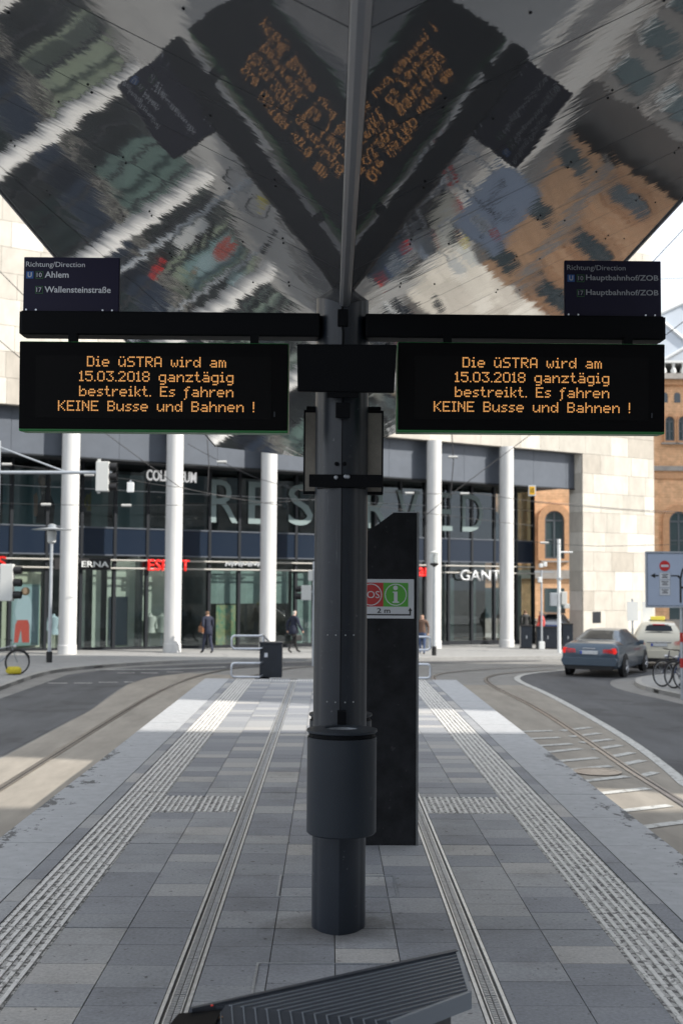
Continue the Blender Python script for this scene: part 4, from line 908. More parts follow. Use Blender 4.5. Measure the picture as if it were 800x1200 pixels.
for i in range(-4, 14):
    cx = 14.05 + 3.92 * i
    if cx < -4 or cx > 30: continue
    arch_window(cx, 3.35, 5.75, .62, .42)
    for dx in (-.42, .42): arch_window(cx + dx - .1, 10.85, 12.1, .3, .1)
    MB().box(cx - .62, cx + .62, -.02, -.005, -.5, 1.5).build('ground_window', m_pane, stn)
    for dx in (-1.5, 1.5): MB().box(cx + dx - .22, cx + dx + .22, -.1, 0, 2.7, 8.4).build('pilaster', m_brick, stn)
    for j in range(5):
        MB().prism(archpts(cx - 1.6 + .8 * j, 13.3, 13.75, .2, 6), -.03, -.005, 'y').build('frieze_niche', m_wframe, stn)
for i in range(37): MB().lathe([(.12, 15.1), (.2, 15.3), (.09, 15.55), (.12, 15.8)], (8 + i * .62, -.1, 0), 8).build('baluster', m_wl, stn, smooth=60)
hall = thing('station_hall', 'pale glazed train hall roof rising behind the brick station', 'roof', (0, 96, 0))
m_hall = mat('hall_glass', (.55, .6, .66), .35, var=.06, scale=.3)
arc = [(45 - 30 * math.cos(math.pi * i / 28), 8 + 20 * math.sin(math.pi * i / 28)) for i in range(29)]
mb = MB()
for i in range(28): mb.face([(arc[i][0], 0, arc[i][1]), (arc[i + 1][0], 0, arc[i + 1][1]), (arc[i + 1][0], 60, arc[i + 1][1]), (arc[i][0], 60, arc[i][1])])
mb.face([(x, .01, z) for x, z in arc]); mb.build('vault', m_hall, hall)
for i in range(0, 29): MB().tube([(arc[i][0], -.1, arc[i][1]), (45 + (arc[i][0] - 45) * .85, -.1, 8 + (arc[i][1] - 8) * .85)], .12, 6).build('rib', m_wl, hall)
for f in (1, .85): MB().tube([(45 + (x - 45) * f, -.1, 8 + (z - 8) * f) for x, z in arc], .15, 6).build('arch_rib', m_wl, hall)

# ------------------------------------------------------------------ office block on the right side, beyond the frame; it shades the platform
off = thing('office_block', 'grey stone office block right of the stop, seen only in the canopy', 'building', (17, 4.9, -1))
m_off = mat('office_stone', (.4, .39, .37), .8, var=.1, scale=1)
MB().box(0, 22, -58, 0, 0, 24).build('wall', m_off, off)
OW = MB().box(-.06, 0, 0, 1.9, 0, 2.2).mesh('window', m_pane); OB = MB().box(-.12, 0, 0, 58, 0, .35).mesh('string_course', mat('office_band', (.55, .54, .52), .7))
for r_ in range(6):
    z = 1.0 + r_ * 3.8
    link('string_course', OB, off, (0, -58, z - .6))
    for i in range(18): link('window', OW, off, (0, -57 + i * 3.15, z))
OE = MB().box(0, 1.9, 0, .06, 0, 2.2).mesh('window', m_pane)
for r_ in range(6):
    for i in range(6): link('window', OE, off, (1.2 + i * 3.4, 0, 1.0 + r_ * 3.8))
# ------------------------------------------------------------------ cars
def carlerp(st, y):
    for a, b in zip(st[:-1], st[1:]):
        if a[0] <= y <= b[0]:
            t = (y - a[0]) / (b[0] - a[0]) if b[0] > a[0] else 0; return [p + (q - p) * t for p, q in zip(a, b)]
    return list(st[-1] if y > st[-1][0] else st[0])
def car(name, label, loc, rz, st, paint, spec, scale=1.0):
    """st: stations (y, z_bottom, z_belt, half_width, z_top, top_half_width) from tail (y=0) to nose"""
    t = thing(name, label, 'car', loc, rz); t.scale = (scale,) * 3
    Ln = st[-1][0]
    def ringp(s):
        y, zb, zl, w, zt_, wt = s; zm = zb + (zl - zb) * .45; dz = zt_ - zl
        half = [(0, zb), (w * .86, zb), (w * .965, zb + .07), (w, zm), (w * .985, zl - .06), (w * .955, zl), (w * .955 + (wt - w * .955) * .5, zl + dz * .52), (wt, zl + dz * .86), (wt * .9, zl + dz * .97), (wt * .55, zl + dz), (0, zl + dz * 1.01)]
        return [(x, y, z) for x, z in half]
    ys = sorted(set([s[0] for s in st] + [st[0][0] + (Ln - st[0][0]) * i / 40 for i in range(41)]))
    rings = [ringp(carlerp(st, y)) for y in ys]; k = len(rings[0]); mb = MB(); vs_ = []
    for rg in rings: vs_ += rg + [(-x, y, z) for x, y, z in rg[-2:0:-1]]
    m_ = 2 * k - 2; fs = []
    for i in range(len(rings) - 1):
        for j in range(m_): fs.append((i * m_ + j, i * m_ + (j + 1) % m_, (i + 1) * m_ + (j + 1) % m_, (i + 1) * m_ + j))
    fs += [tuple(range(m_ - 1, -1, -1)), tuple((len(rings) - 1) * m_ + j for j in range(m_))]
    mb.raw(vs_, [tuple(reversed(f)) for f in fs]); mb.build('body', paint, t, smooth=38)
    # glass: side windows, rear and front screens laid a few mm proud
    def sp(y, a, sx, o=.006):
        s = carlerp(st, y); rg = ringp(s); p, q = Vector(rg[5]), Vector(rg[7]); v = p + (q - p) * a; return (sx * (v.x + o), v.y, v.z)
    for sx in (-1, 1):
        for (ya, yb, yc, yd) in spec['side']:
            mb = MB(); n_ = 6; grid = [[sp((ya + (yb - ya) * i / n_) if a < .5 else (yd + (yc - yd) * i / n_), a, sx) for i in range(n_ + 1)] for a in (.08, .9)]
            for i in range(n_): mb.face([grid[0][i], grid[0][i + 1], grid[1][i + 1], grid[1][i]])
            mb.build('side_window', m_cglass, t)
        mb = MB().box(sx * .84 if sx > 0 else -1.0, 1.0 if sx > 0 else -.84, spec['mirror'] - .06, spec['mirror'] + .06, spec['belt'] + .0, spec['belt'] + .14); mb.build('wing_mirror', paint, t, bevel=.03)
    for nm, (ya, yb), key in (('rear_window', spec['rear'], 0), ('windscreen', spec['front'], 1)):
        mb = MB(); rows = []
        for i in range(6):
            y = ya + (yb - ya) * (i + .35) / 5.7; s = carlerp(st, y); zz = s[4] + .008; ww = (s[5] + .01) * (.9 if i else .93)
            rows.append([(-ww, y, zz - .05 * abs(s[4] - s[2]) - .01), (-ww * .55, y, zz), (0, y, zz + .006), (ww * .55, y, zz), (ww, y, zz - .05 * abs(s[4] - s[2]) - .01)])
        for i in range(5):
            for j in range(4): mb.face([rows[i][j], rows[i][j + 1], rows[i + 1][j + 1], rows[i + 1][j]])
        mb.build(nm, m_cglass, t, smooth=60)
    # wheels
    for yw in spec['wheels']:
        for sx in (-1, 1):
            s = carlerp(st, yw); x = sx * (s[3] - .1)
            MB().lathe([(.385, 0), (.37, .004)], (sx * (s[3] + .002) - .0, yw, .33), 28, 'x').build('wheel_arch', m_carblack, t)
            wh = MB().lathe([(.2, -.1), (.29, -.1), (.32, -.07), (.32, .07), (.29, .1), (.2, .1)], (x + sx * .025, yw, .32), 28, 'x').build('wheel', m_tyre, t, smooth=40)
            rm = MB().lathe([(.0, 0), (.2, .0), (.205, .03)], (x + sx * .12, yw, .32), 24, 'x', caps=False)
            for a in range(5):
                an = a * 2 * math.pi / 5; rm.tube([(x + sx * .128, yw, .32), (x + sx * .124, yw + .19 * math.cos(an), .32 + .19 * math.sin(an))], [.035, .022], 6)
            rm.build('rim', m_rim, wh, smooth=40)
    for nm, pts, m2, mir in spec['flat']:
        for sx in ((-1, 1) if mir else (1,)):
            mb = MB(); mb.prism([(sx * a, c) for a, c in pts[1]], pts[0] - .02, pts[0] + .12, 'y'); mb.build(nm, m2, t, bevel=.008)
    return t
m_cglass = mat('car_glass', (.01, .016, .022), .05, spec=.16); m_carblack = mat('car_black', (.008, .008, .009), .6); m_tyre = mat('tyre', (.018, .018, .019), .8); m_rim = mat('alloy_rim', (.45, .46, .48), .3, .9)
m_tail = mat('tail_light', (.3, .005, .005), .2, emit=(1, .03, .02), es=.3); m_tail2 = mat('tail_light_dim', (.28, .006, .008), .2, emit=(1, .03, .03), es=.12)
m_plate = mat('number_plate', (.6, .61, .62), .5, var=.2, scale=30); m_eu = mat('plate_blue', (.02, .06, .4), .5)
m_bmw = mat('grey_blue_paint', (.075, .105, .14), .26, .4, coat=.4); m_taxi = mat('taxi_cream', (.64, .6, .49), .3, coat=.7); m_silv = mat('silver_paint', (.45, .47, .5), .3, .6, coat=.6)
m_chrome = mat('chrome', (.7, .7, .7), .12, 1)
sed = [(0, .36, .86, .74, .9, .60), (.04, .3, .9, .82, .97, .66), (.14, .26, .93, .87, 1.03, .70), (.5, .24, .94, .895, 1.07, .70), (.86, .22, .94, .905, 1.1, .68), (1.25, .2, .935, .91, 1.25, .62), (1.62, .2, .93, .91, 1.38, .56), (2.1, .2, .925, .91, 1.42, .56), (2.65, .2, .92, .91, 1.41, .57), (3.0, .2, .915, .91, 1.28, .63), (3.45, .2, .9, .905, 1.02, .7), (3.9, .22, .84, .885, .93, .68), (4.3, .25, .76, .83, .82, .62), (4.5, .32, .64, .66, .7, .5)]
car('grey_car', 'blue grey saloon car with lit brake lights turning right', (7.85, 36.4, gz(7.9, 36.5) + .008), R(-27), sed, m_bmw,
    dict(side=[(1.42, 2.05, 2.02, 1.68), (2.1, 3.05, 2.62, 2.1)], mirror=3.0, belt=.9, rear=(.88, 1.6), front=(3.42, 2.68), wheels=(.88, 3.62),
         flat=[('tail_light', (.02, [(.40, .74), (.42, .86), (.80, .9), (.835, .78), (.80, .72)]), m_tail, True), ('number_plate', (-.01, [(-.27, .7), (.27, .7), (.27, .81), (-.27, .81)]), m_plate, False), ('plate_band', (-.016, [(-.27, .705), (-.21, .705), (-.21, .805), (-.27, .805)]), m_eu, False),
               ('bumper', (-.03, [(-.8, .36), (.8, .36), (.86, .5), (.82, .6), (-.82, .6), (-.86, .5)]), m_bmw, False), ('bumper_skirt', (.0, [(-.7, .24), (.7, .24), (.78, .36), (-.78, .36)]), m_carblack, False), ('boot_handle', (.0, [(-.2, .86), (.2, .86), (.2, .89), (-.2, .89)]), m_chrome, False), ('brake_lamp', (1.62, [(-.16, 1.335), (.16, 1.335), (.16, 1.36), (-.16, 1.36)]), m_tail, False)]))
hat = [(0, .36, .98, .76, 1.02, .66), (.05, .3, 1.0, .84, 1.12, .7), (.16, .26, 1.0, .88, 1.28, .68), (.45, .24, 1.0, .9, 1.5, .62), (.8, .22, .99, .91, 1.58, .6), (1.6, .2, .98, .91, 1.6, .6), (2.5, .2, .97, .91, 1.56, .6), (3.0, .2, .96, .91, 1.36, .65), (3.5, .2, .93, .905, 1.05, .7), (3.9, .22, .86, .88, .96, .66), (4.2, .25, .76, .82, .84, .6), (4.36, .32, .64, .66, .7, .5)]
taxi = car('cream_taxi', 'cream coloured taxi seen from behind, right of the grey saloon', (11.25, 41.0, gz(11, 41.3) + .008), R(-14), hat, m_taxi,
    dict(side=[(.5, 1.1, 1.0, .7), (1.15, 2.0, 2.0, 1.15), (2.05, 3.1, 2.55, 2.05)], mirror=2.95, belt=.95, rear=(.1, .5), front=(3.45, 2.55), wheels=(.85, 3.5),
         flat=[('tail_light', (.02, [(.45, .82), (.5, .96), (.84, 1.02), (.86, .9), (.8, .82)]), m_tail2, True), ('number_plate', (-.01, [(-.27, .78), (.27, .78), (.27, .89), (-.27, .89)]), m_plate, False), ('plate_band', (-.016, [(-.27, .785), (-.21, .785), (-.21, .885), (-.27, .885)]), m_eu, False), ('chrome_strip', (-.01, [(-.4, .91), (.4, .91), (.4, .945), (-.4, .945)]), m_chrome, False),
               ('bumper', (-.03, [(-.8, .38), (.8, .38), (.86, .52), (.82, .64), (-.82, .64), (-.86, .52)]), m_taxi, False), ('bumper_skirt', (.0, [(-.7, .24), (.7, .24), (.8, .38), (-.8, .38)]), m_carblack, False), ('brake_lamp', (.42, [(-.2, 1.5), (.2, 1.5), (.2, 1.53), (-.2, 1.53)]), m_tail2, False)]))
MB().box(-.25, .25, 1.75, 1.9, 1.63, 1.76).build('roof_sign', mat('taxi_sign', (.7, .6, .08), .4), taxi, bevel=.02); MB().box(-.3, .3, 1.77, 1.88, 1.6, 1.64).build('roof_sign_foot', m_carblack, taxi)
car('silver_car', 'silver and blue car standing in the passage beside the stone pier', (11.3, 60.5, gz(11.3, 60) + .1), R(-8), hat, m_silv,
    dict(side=[(.5, 1.1, 1.0, .7), (1.15, 2.0, 2.0, 1.15), (2.05, 3.1, 2.55, 2.05)], mirror=2.95, belt=.95, rear=(.1, .5), front=(3.45, 2.55), wheels=(.85, 3.5),
         flat=[('tail_light', (.02, [(.5, .82), (.5, .96), (.84, 1.02), (.86, .9), (.8, .82)]), m_tail2, True), ('blue_panel', (-.02, [(-.8, .66), (.8, .66), (.82, .95), (-.82, .95)]), mat('police_blue', (.02, .12, .5), .4), False)]), .95)

# ------------------------------------------------------------------ bicycles
def bicycle(label, loc, rz, paint, lean=0, yellow=False):
    t = thing('bicycle', label, 'bicycle', loc, rz, group='parked bicycles'); t.rotation_euler = (0, lean, rz)
    for y in (0, 1.05):
        w = MB().tube([(0, y + .335 * math.cos(2 * math.pi * i / 28), .35 + .335 * math.sin(2 * math.pi * i / 28)) for i in range(28)], .025, 8, closed=True).build('wheel', m_tyre, t, smooth=60)
        MB().tube([(0, y + .312 * math.cos(2 * math.pi * i / 28), .35 + .312 * math.sin(2 * math.pi * i / 28)) for i in range(28)], .011, 6, closed=True).build('rim', m_rim, w, smooth=60)
        sp_ = MB()
        for i in range(14):
            a = 2 * math.pi * i / 14; sp_.tube([(0, y, .35), (0, y + .31 * math.cos(a), .35 + .31 * math.sin(a))], .0025, 4)
        sp_.build('spokes', m_rim, w)
        MB().tube([(0, y + .36 * math.cos(R(a)), .35 + .36 * math.sin(R(a))) for a in range(20, 161, 14)], .022, 6).build('mudguard', m_carblack, t, smooth=60)
    bb, seat, head, hb = (0, .45, .3), (0, .28, .82), (0, .88, .82), (0, .92, .66)
    MB().tube([bb, (0, .3, .78)], .017, 8).tube([bb, hb], .018, 8).tube([(0, .32, .7), head], .016, 8).tube([(0, 0, .35), bb], .011, 6).tube([(0, 0, .35), (0, .31, .72)], .01, 6).build('frame', paint, t, smooth=50)
    MB().tube([(0, .86, .95), head, hb, (0, 1.02, .42), (0, 1.05, .35)], .014, 8).build('fork', paint, t, smooth=50)
    MB().tube([(-.28, .72, .98), (-.27, .82, 1.0), (0, .86, .98), (.27, .82, 1.0), (.28, .72, .98)], .012, 8).build('handlebar', m_carblack, t, smooth=50)
    MB().tube([(0, .3, .78), (0, .25, .93)], .013, 8).build('seat_post', m_steel, t)
    MB().prism([(-.03, .42), (.03, .42), (.05, .28), (.09, .14), (-.09, .14), (-.05, .28)], .93, .985).build('saddle', m_carblack, t, bevel=.02)
    MB().lathe([(.085, -.006), (.085, .006)], (.03, .45, .3), 20, 'x').build('chainring', m_rim, t); MB().box(-.08, .08, -.28, .12, .74, .76).build('carrier', m_carblack, t)
    MB().lathe([(.05, 0), (.04, -.06), (.02, -.08)], (0, .99, .8), 12, 'y').build('lamp', m_rim, t)
    if yellow: MB().box(-.16, .16, .75, 1.15, .03, .22).build('cover', mat('yellow_cover', (.55, .45, .03), .7, var=.2, scale=9, bump=.5), t, bevel=.06)
    return t
zr = gz(8.6, 30) + .1
bicycle('bicycle with dark tyres nearest the kerb corner on the right', (9.28, 30.8, zr), R(30), mat('bike_dark', (.03, .03, .06), .4), .1)
bicycle('second parked bicycle right of the kerb corner, blue frame', (9.4, 30.3, zr), R(27), mat('bike_blue', (.02, .06, .2), .4), .06)
bicycle('third parked bicycle at the right edge, black frame', (9.5, 29.9, zr), R(25), m_carblack, -.05)
bicycle('parked bicycle at the very right edge, dark red frame', (9.62, 29.4, zr), R(30), mat('bike_red', (.2, .02, .02), .4), .05)
bicycle('parked bicycle with yellow cover at the left edge', (-9.85, 33.9, gz(-9, 34) + .1), R(-62), mat('bike_silver', (.35, .37, .4), .35, .7), .05, True)

# ------------------------------------------------------------------ people
def person(label, loc, rz, jacket, trousers, hair, step=.16, bag=None, long_coat=True, hgt=1.74):
    V, E2, Rd = [], [], []
    def add(p, r, par=None):
        V.append(p); Rd.append(r); i = len(V) - 1
        if par is not None: E2.append((par, i))
        return i
    pel = add((0, 0, .95), (.155, .115)); wa = add((0, .0, 1.1), (.145, .105), pel); ch = add((0, .01, 1.3), (.17, .12), wa); sh = add((0, .02, 1.42), (.13, .1), ch)
    nk = add((0, .03, 1.51), (.055, .055), sh); hd = add((0, .045, 1.6), (.082, .095), nk); add((0, .045, 1.69), (.07, .085), hd)
    for sx in (-1, 1):
        s_ = -sx * step
        hp = add((sx * .09, 0, .88), (.098, .1), pel); kn = add((sx * .095, s_ * .6 + .02, .5), (.062, .066), hp); an = add((sx * .095, s_ * 1.5 - .02, .1 + (.05 if s_ < 0 else 0)), (.042, .048), kn); add((sx * .1, s_ * 1.5 + .14, .045), (.04, .035), an)
        so_ = add((sx * .2, .02, 1.4), (.072, .07), sh); el = add((sx * .26, -s_ * .5 - .02, 1.13), (.055, .055), so_); wr = add((sx * .25, -s_ * .9 + .08, .9), (.042, .042), el); add((sx * .245, -s_ * .9 + .11, .8), (.035, .042), wr)
    me = bpy.data.meshes.new('body'); me.from_pydata(V, E2, []); o = bpy.data.objects.new('b', me); COL.objects.link(o)
    md = o.modifiers.new('s', 'SKIN'); sv = me.skin_vertices[0].data
    for i, r in enumerate(Rd): sv[i].radius = r
    sv[0].use_root = True
    o.modifiers.new('u', 'SUBSURF').levels = 2
    dg = bpy.context.evaluated_depsgraph_get(); m2 = bpy.data.meshes.new_from_object(o.evaluated_get(dg)); bpy.data.objects.remove(o); bpy.data.meshes.remove(me)
    m2.materials.clear()
    for q in (jacket, trousers, m_skin, hair, m_carblack): m2.materials.append(q)
    for p in m2.polygons:
        c = p.center; p.use_smooth = True
        if c.z > 1.5: p.material_index = 3 if (c.z > 1.655 or c.y < .05) and c.z > 1.53 else 2
        elif c.z < .1: p.material_index = 4
        elif abs(c.x) > .18 and c.z < .88: p.material_index = 2
        elif c.z < .92 and abs(c.x) < .2: p.material_index = 1
        else: p.material_index = 0
    t = thing('person', label, 'person', loc, rz); t.scale = (hgt / 1.76,) * 3
    link('body', m2, t)
    if long_coat: MB().lathe([(.17, 1.12), (.185, .95), (.205, .78), (.2, .775), (.15, 1.1)], n=20, caps=False).build('coat_skirt', jacket, t, smooth=60)
    if bag:
        x = bag[1]; b = MB(); b.box(x - .05, x + .05, -.12, .2, bag[2], bag[2] + .24); b.build('bag', bag[0], t, bevel=.03); MB().tube([(x, -.08, bag[2] + .22), (x * .75, .02, 1.0 if bag[2] < .6 else 1.43), (x, .15, bag[2] + .22)], .012, 6).build('strap', bag[0], t)
    return t
m_navyc = mat('navy_coat', (.012, .016, .035), .8); m_jean = mat('dark_jeans', (.02, .025, .05), .8)
person('person in a long dark coat with brown shoulder bag walking left of the second column', (-4.62, 45.4, gz(-4.6, 45.4) + .1), R(35), m_navyc, m_jean, m_hair, .15, (mat('brown_leather', (.2, .08, .03), .5), -.27, .85), True, 1.68)
person('grey haired person in dark coat carrying a black bag, beside the third column', (-1.42, 46.6, gz(-1.4, 46.6) + .1), R(-50), m_navyc, m_carblack, mat('grey_hair', (.4, .38, .35), .8), .2, (m_carblack, .27, .5), True, 1.72)
person('person in a brown jacket and jeans right of the dark slab', (3.62, 47.2, gz(3.6, 47.2) + .1), R(170), mat('brown_jacket', (.12, .07, .05), .8), mat('blue_jeans', (.05, .08, .16), .8), m_hair, .1, None, False, 1.62)
person('small figure in a red jacket in the passage beside the glass corner', (10.15, 57.6, gz(10.1, 57.6) + .1), R(100), m_coral, m_jean, m_hair, .1, None, False, 1.7)
person('small figure in a dark jacket standing at the passage entrance', (9.3, 57, gz(9.3, 57) + .1), R(20), m_carblack, m_jean, m_hair, .08, None, False, 1.75)

# ------------------------------------------------------------------ masts, lamps, signals
m_galv = mat('galvanised', (.42, .45, .48), .45, .5, var=.1, scale=6); m_wgrey = mat('light_grey_case', (.55, .56, .54), .55)
def signal_head(parent, x, y, z, hgt, facing=1):
    MB().box(x - .17, x + .17, y - .1, y + .1, z, z + hgt).build('signal_case', m_wgrey, parent, bevel=.02)
    n_ = max(1, round(hgt / .3))
    for i in range(n_):
        c = (x + .17 * facing, y, z + hgt * (i + .5) / n_); MB().lathe([(.1, 0), (.1, .2 * facing), (.092, .2 * facing), (.09, .01 * facing)], c, 16, 'x', caps=False).build('visor', m_carblack, parent, smooth=60)
        MB().lathe([(.09, .012 * facing), (.0, .02 * facing)], c, 16, 'x', caps=False).build('lens', m_pane, parent)
g0 = gz(-8.6, 31) + .1
t = thing('signal_mast', 'grey traffic signal mast with long arm at the left edge', 'traffic light', (-8.66, 31, g0))
MB().tube([(0, 0, 0), (0, 0, 6.3)], [.085, .06], 12).build('mast', m_galv, t, smooth=50); MB().tube([(0, 0, 5.48), (1.6, 0, 5.49), (2.95, 0, 5.5)], .045, 10).build('arm', m_galv, t, smooth=50); MB().tube([(0, 0, 6.15), (1.72, 0, 5.52)], .022, 8).build('brace', m_galv, t, smooth=50)
signal_head(t, 2.72, 0, 5.0, .78); signal_head(t, .32, -.05, 2.15, .95); MB().box(.0, .2, -.03, .03, 2.5, 2.6).build('bracket', m_galv, t); MB().box(2.58, 2.66, -.02, .02, 4.95, 5.85).build('back_rail', m_wgrey, t)
def lamp_wing(label, loc, top):
    t = thing('street_lamp', label, 'street lamp', loc)
    MB().tube([(0, 0, 0), (0, 0, top - .55)], [.065, .05], 12).build('post', m_galv, t, smooth=50); MB().lathe([(.1, 0), (.1, .35), (.068, .36)], n=12).build('foot_sleeve', m_carblack, t, smooth=40)
    MB().lathe([(.08, top - .55), (.14, top - .5), (.16, top - .15), (.13, top - .12)], n=16).build('lantern', mat('lantern_glass', (.5, .52, .52), .2), t, smooth=40); MB().lathe([(.62, top - .1), (.66, top - .09), (.2, top - .03), (.1, top)], n=28).build('reflector', m_galv, t, smooth=40); MB().lathe([(.12, top - .12), (.14, top + .06), (.05, top + .1)], n=14).build('cap', m_galv, t, smooth=40)
lamp_wing('tall grey street lamp with flat disc reflector at the left', (-9.2, 39.5, gz(-9, 39) + .1), 4.45)
t = thing('street_lamp', 'slim lantern post in front of the column right of the dark slab', 'street lamp', (4.02, 46.4, gz(4, 46) + .1))
MB().tube([(0, 0, 0), (0, 0, 1.2), (0, 0, 3.45)], [.07, .055, .04], 10).build('post', m_galv, t, smooth=50); MB().lathe([(.04, 3.42), (.17, 3.52), (.17, 3.56), (.06, 3.58)], n=14).build('collar', m_carblack, t); MB().lathe([(.13, 3.56), (.15, 3.95)], n=14, caps=False).build('lantern', glass('lantern_clear', (.9, .92, .92), .1), t); MB().lathe([(.17, 3.95), (.18, 3.98), (.04, 4.05)], n=14).build('cap', m_wgrey, t); MB().lathe([(.04, 3.58), (.04, 3.9)], n=8).build('bulb_tube', m_wgrey, t); MB().lathe([(.09, 0), (.09, .35)], n=12).build('foot_sleeve', m_carblack, t)
t = thing('signal_post', 'signal post with side facing heads left of the pole', 'traffic light', (-.55, 40.2, gz(-.5, 40)))
MB().tube([(0, 0, 0), (0, 0, 3.5)], .06, 10).build('post', m_galv, t, smooth=50); signal_head(t, -.26, 0, 2.2, .5, -1); MB().box(-.14, 0, -.03, .03, 2.45, 2.52).build('bracket', m_galv, t); MB().box(-.2, -.04, -.1, .1, 2.85, 3.2).build('sensor_box', m_wgrey, t, bevel=.02)
t = thing('camera_mast', 'thick white mast with short arm and boxes behind the grey car', 'mast', (9.55, 50, gz(9.5, 50) + .1))
MB().tube([(0, 0, 0), (0, 0, 4.75)], .075, 12).build('mast', m_wl, t, smooth=50); MB().tube([(-.05, 0, 4.2), (.58, 0, 4.2)], .035, 8).build('arm', m_wl, t); MB().box(-.38, -.1, -.1, .1, 1.95, 2.5).build('cabinet', m_galv, t, bevel=.02); MB().box(.09, .32, -.1, .1, 2.0, 2.55).build('signal_case', m_wgrey, t, bevel=.02); MB().box(.2, .42, -.1, .1, 1.85, 2.05).build('lower_case', m_wgrey, t, bevel=.02); MB().box(.1, .25, -.08, .08, 1.65, 1.84).build('push_box', m_carblack, t); MB().box(-.12, .14, -.09, -.076, 3.05, 3.12).build('clamp', m_galv, t)
t = thing('camera_post', 'thin grey post with small white camera on top in the passage', 'post', (9.35, 53, gz(9.3, 53) + .1))
MB().tube([(0, 0, 0), (0, 0, 3.5)], .045, 10).build('post', m_galv, t, smooth=50); MB().box(-.3, .55, -.03, .03, 3.4, 3.46).build('crossbar', m_galv, t); MB().box(-.1, .05, -.1, .1, 3.62, 3.8).build('camera', m_wl, t, bevel=.02); MB().box(.08, .24, -.08, .08, 3.66, 3.86).build('camera', m_wl, t, bevel=.02); MB().box(-.16, .0, -.1, .1, 2.95, 3.2).build('speaker', m_wl, t, bevel=.03); MB().box(-.12, .12, -.12, .12, 0, .35).build('foot', m_wl, t, bevel=.02)
for i, (x, w_, h_, lab) in enumerate(((8.75, .5, 1.0, 'low dark cabinet at the glass corner'), (9.7, .95, .95, 'wide dark grey cabinet at the foot of the white mast'), (10.6, .45, 1.1, 'narrow dark cabinet beside the stone pier'))):
    t = thing('street_cabinet', lab, 'cabinet', (x, 53.6, gz(x, 53.6) + .1)); MB().box(-w_ / 2, w_ / 2, -.2, .2, .05, h_).build('body', m_pole, t, bevel=.015); MB().box(-w_ / 2 - .02, w_ / 2 + .02, -.22, .22, h_, h_ + .05).build('lid', m_carblack, t, bevel=.01); MB().box(-w_ / 2 - .01, w_ / 2 + .01, -.21, .21, 0, .05).build('plinth', m_carblack, t); MB().box(-.02, .02, -.215, -.2, .45, .6).build('handle', m_steel, t)
# hung signs
t = thing('stop_marker', 'small yellow 15 speed plate hanging from the overhead wire', 'sign', at(623, 575, 45)); MB().box(-.14, .14, 0, .03, -.2, .2).build('plate', m_signwhite, t, bevel=.01); MB().box(-.1, .1, -.006, 0, -.15, .16).build('yellow_field', mat('marker_yellow', (.75, .42, .01), .5), t); link('number', fit_text('15', -.06, .06, -.08, .09, bold=.03), t, (0, -.009, 0)).data.materials.append(m_ink)
t = thing('wire_plate', 'small blank white plate hanging from the wire left of the second column', 'sign', at(153, 571, 40)); MB().box(-.12, .12, 0, .04, -.17, .17).build('plate', m_wl, t, bevel=.02); MB().box(-.03, .03, .01, .03, .17, .24).build('clip', m_galv, t)
# road sign
t = thing('direction_board', 'large pale direction board with no entry symbol above the bicycles', 'road sign', (7.36, 28, gz(8, 28) + .1))
bz = 1.35 + .8
MB().box(0, 1.95, 0, .04, bz + .0, bz + 1.32).build('panel', mat('board_pale', (.36, .42, .53), .5, var=.04, scale=2), t, bevel=.02); ringb = MB()
for (a, b, c, d) in ((0, 1.95, 0, .03), (0, 1.95, 1.29, 1.32), (0, .03, .03, 1.29), (1.92, 1.95, .03, 1.29)): ringb.box(a, b, -.012, 0, bz + c, bz + d)
ringb.build('rim', m_galv, t)
bl = MB()
for (a, b, c, d) in ((.045, 1.9, .045, .053), (.045, 1.9, 1.267, 1.275), (.045, .053, .053, 1.267), (1.89, 1.898, .053, 1.267)): bl.face([(a, -.004, bz + c), (b, -.004, bz + c), (b, -.004, bz + d), (a, -.004, bz + d)])
bl.build('border_line', m_ink, t)
ar = MB()
path = [(.24, .75), (.72, .75), (.79, .73), (.83, .66), (.83, .5)]
for (a, b, c, d) in ((.2, .31, .735, .765), (.6, .74, .735, .765), (.8, .845, .12, .68)): ar.face([(a, -.006, bz + c), (b, -.006, bz + c), (b, -.006, bz + d), (a, -.006, bz + d)])
ar.face([(.12, -.006, bz + .75), (.23, -.006, bz + .69), (.23, -.006, bz + .81)]); ar.face([(.74, -.006, bz + .735), (.8, -.006, bz + .68), (.845, -.006, bz + .68), (.78, -.006, bz + .765), (.74, -.006, bz + .765)])
ar.face([(.8, -.006, bz + .68), (.845, -.006, bz + .68), (.89, -.006, bz + .86), (.96, -.006, bz + .98), (.93, -.006, bz + 1.01), (.85, -.006, bz + .88)]); ar.face([(.93, -.006, bz + 1.01), (.96, -.006, bz + .98), (1.2, -.006, bz + 1.06), (1.2, -.006, bz + 1.1)])
ar.face([(.845, -.006, bz + .5), (.845, -.006, bz + .45), (1.5, -.006, bz + .45), (1.5, -.006, bz + .5)]); ar.face([(1.5, -.006, bz + .41), (1.5, -.006, bz + .54), (1.62, -.006, bz + .475)]); ar.build('arrow', m_ink, t)
ne = MB(); ne.face([(x, -.008, z) for x, z in ell(.455, bz + .98, .125, .125, 28)]); ne = ne.build('no_entry_disc', mat('no_entry_red', (.5, .02, .02), .5), t); MB().box(.365, .545, -.012, -.009, bz + .955, bz + 1.005).build('bar', m_signwhite, ne)
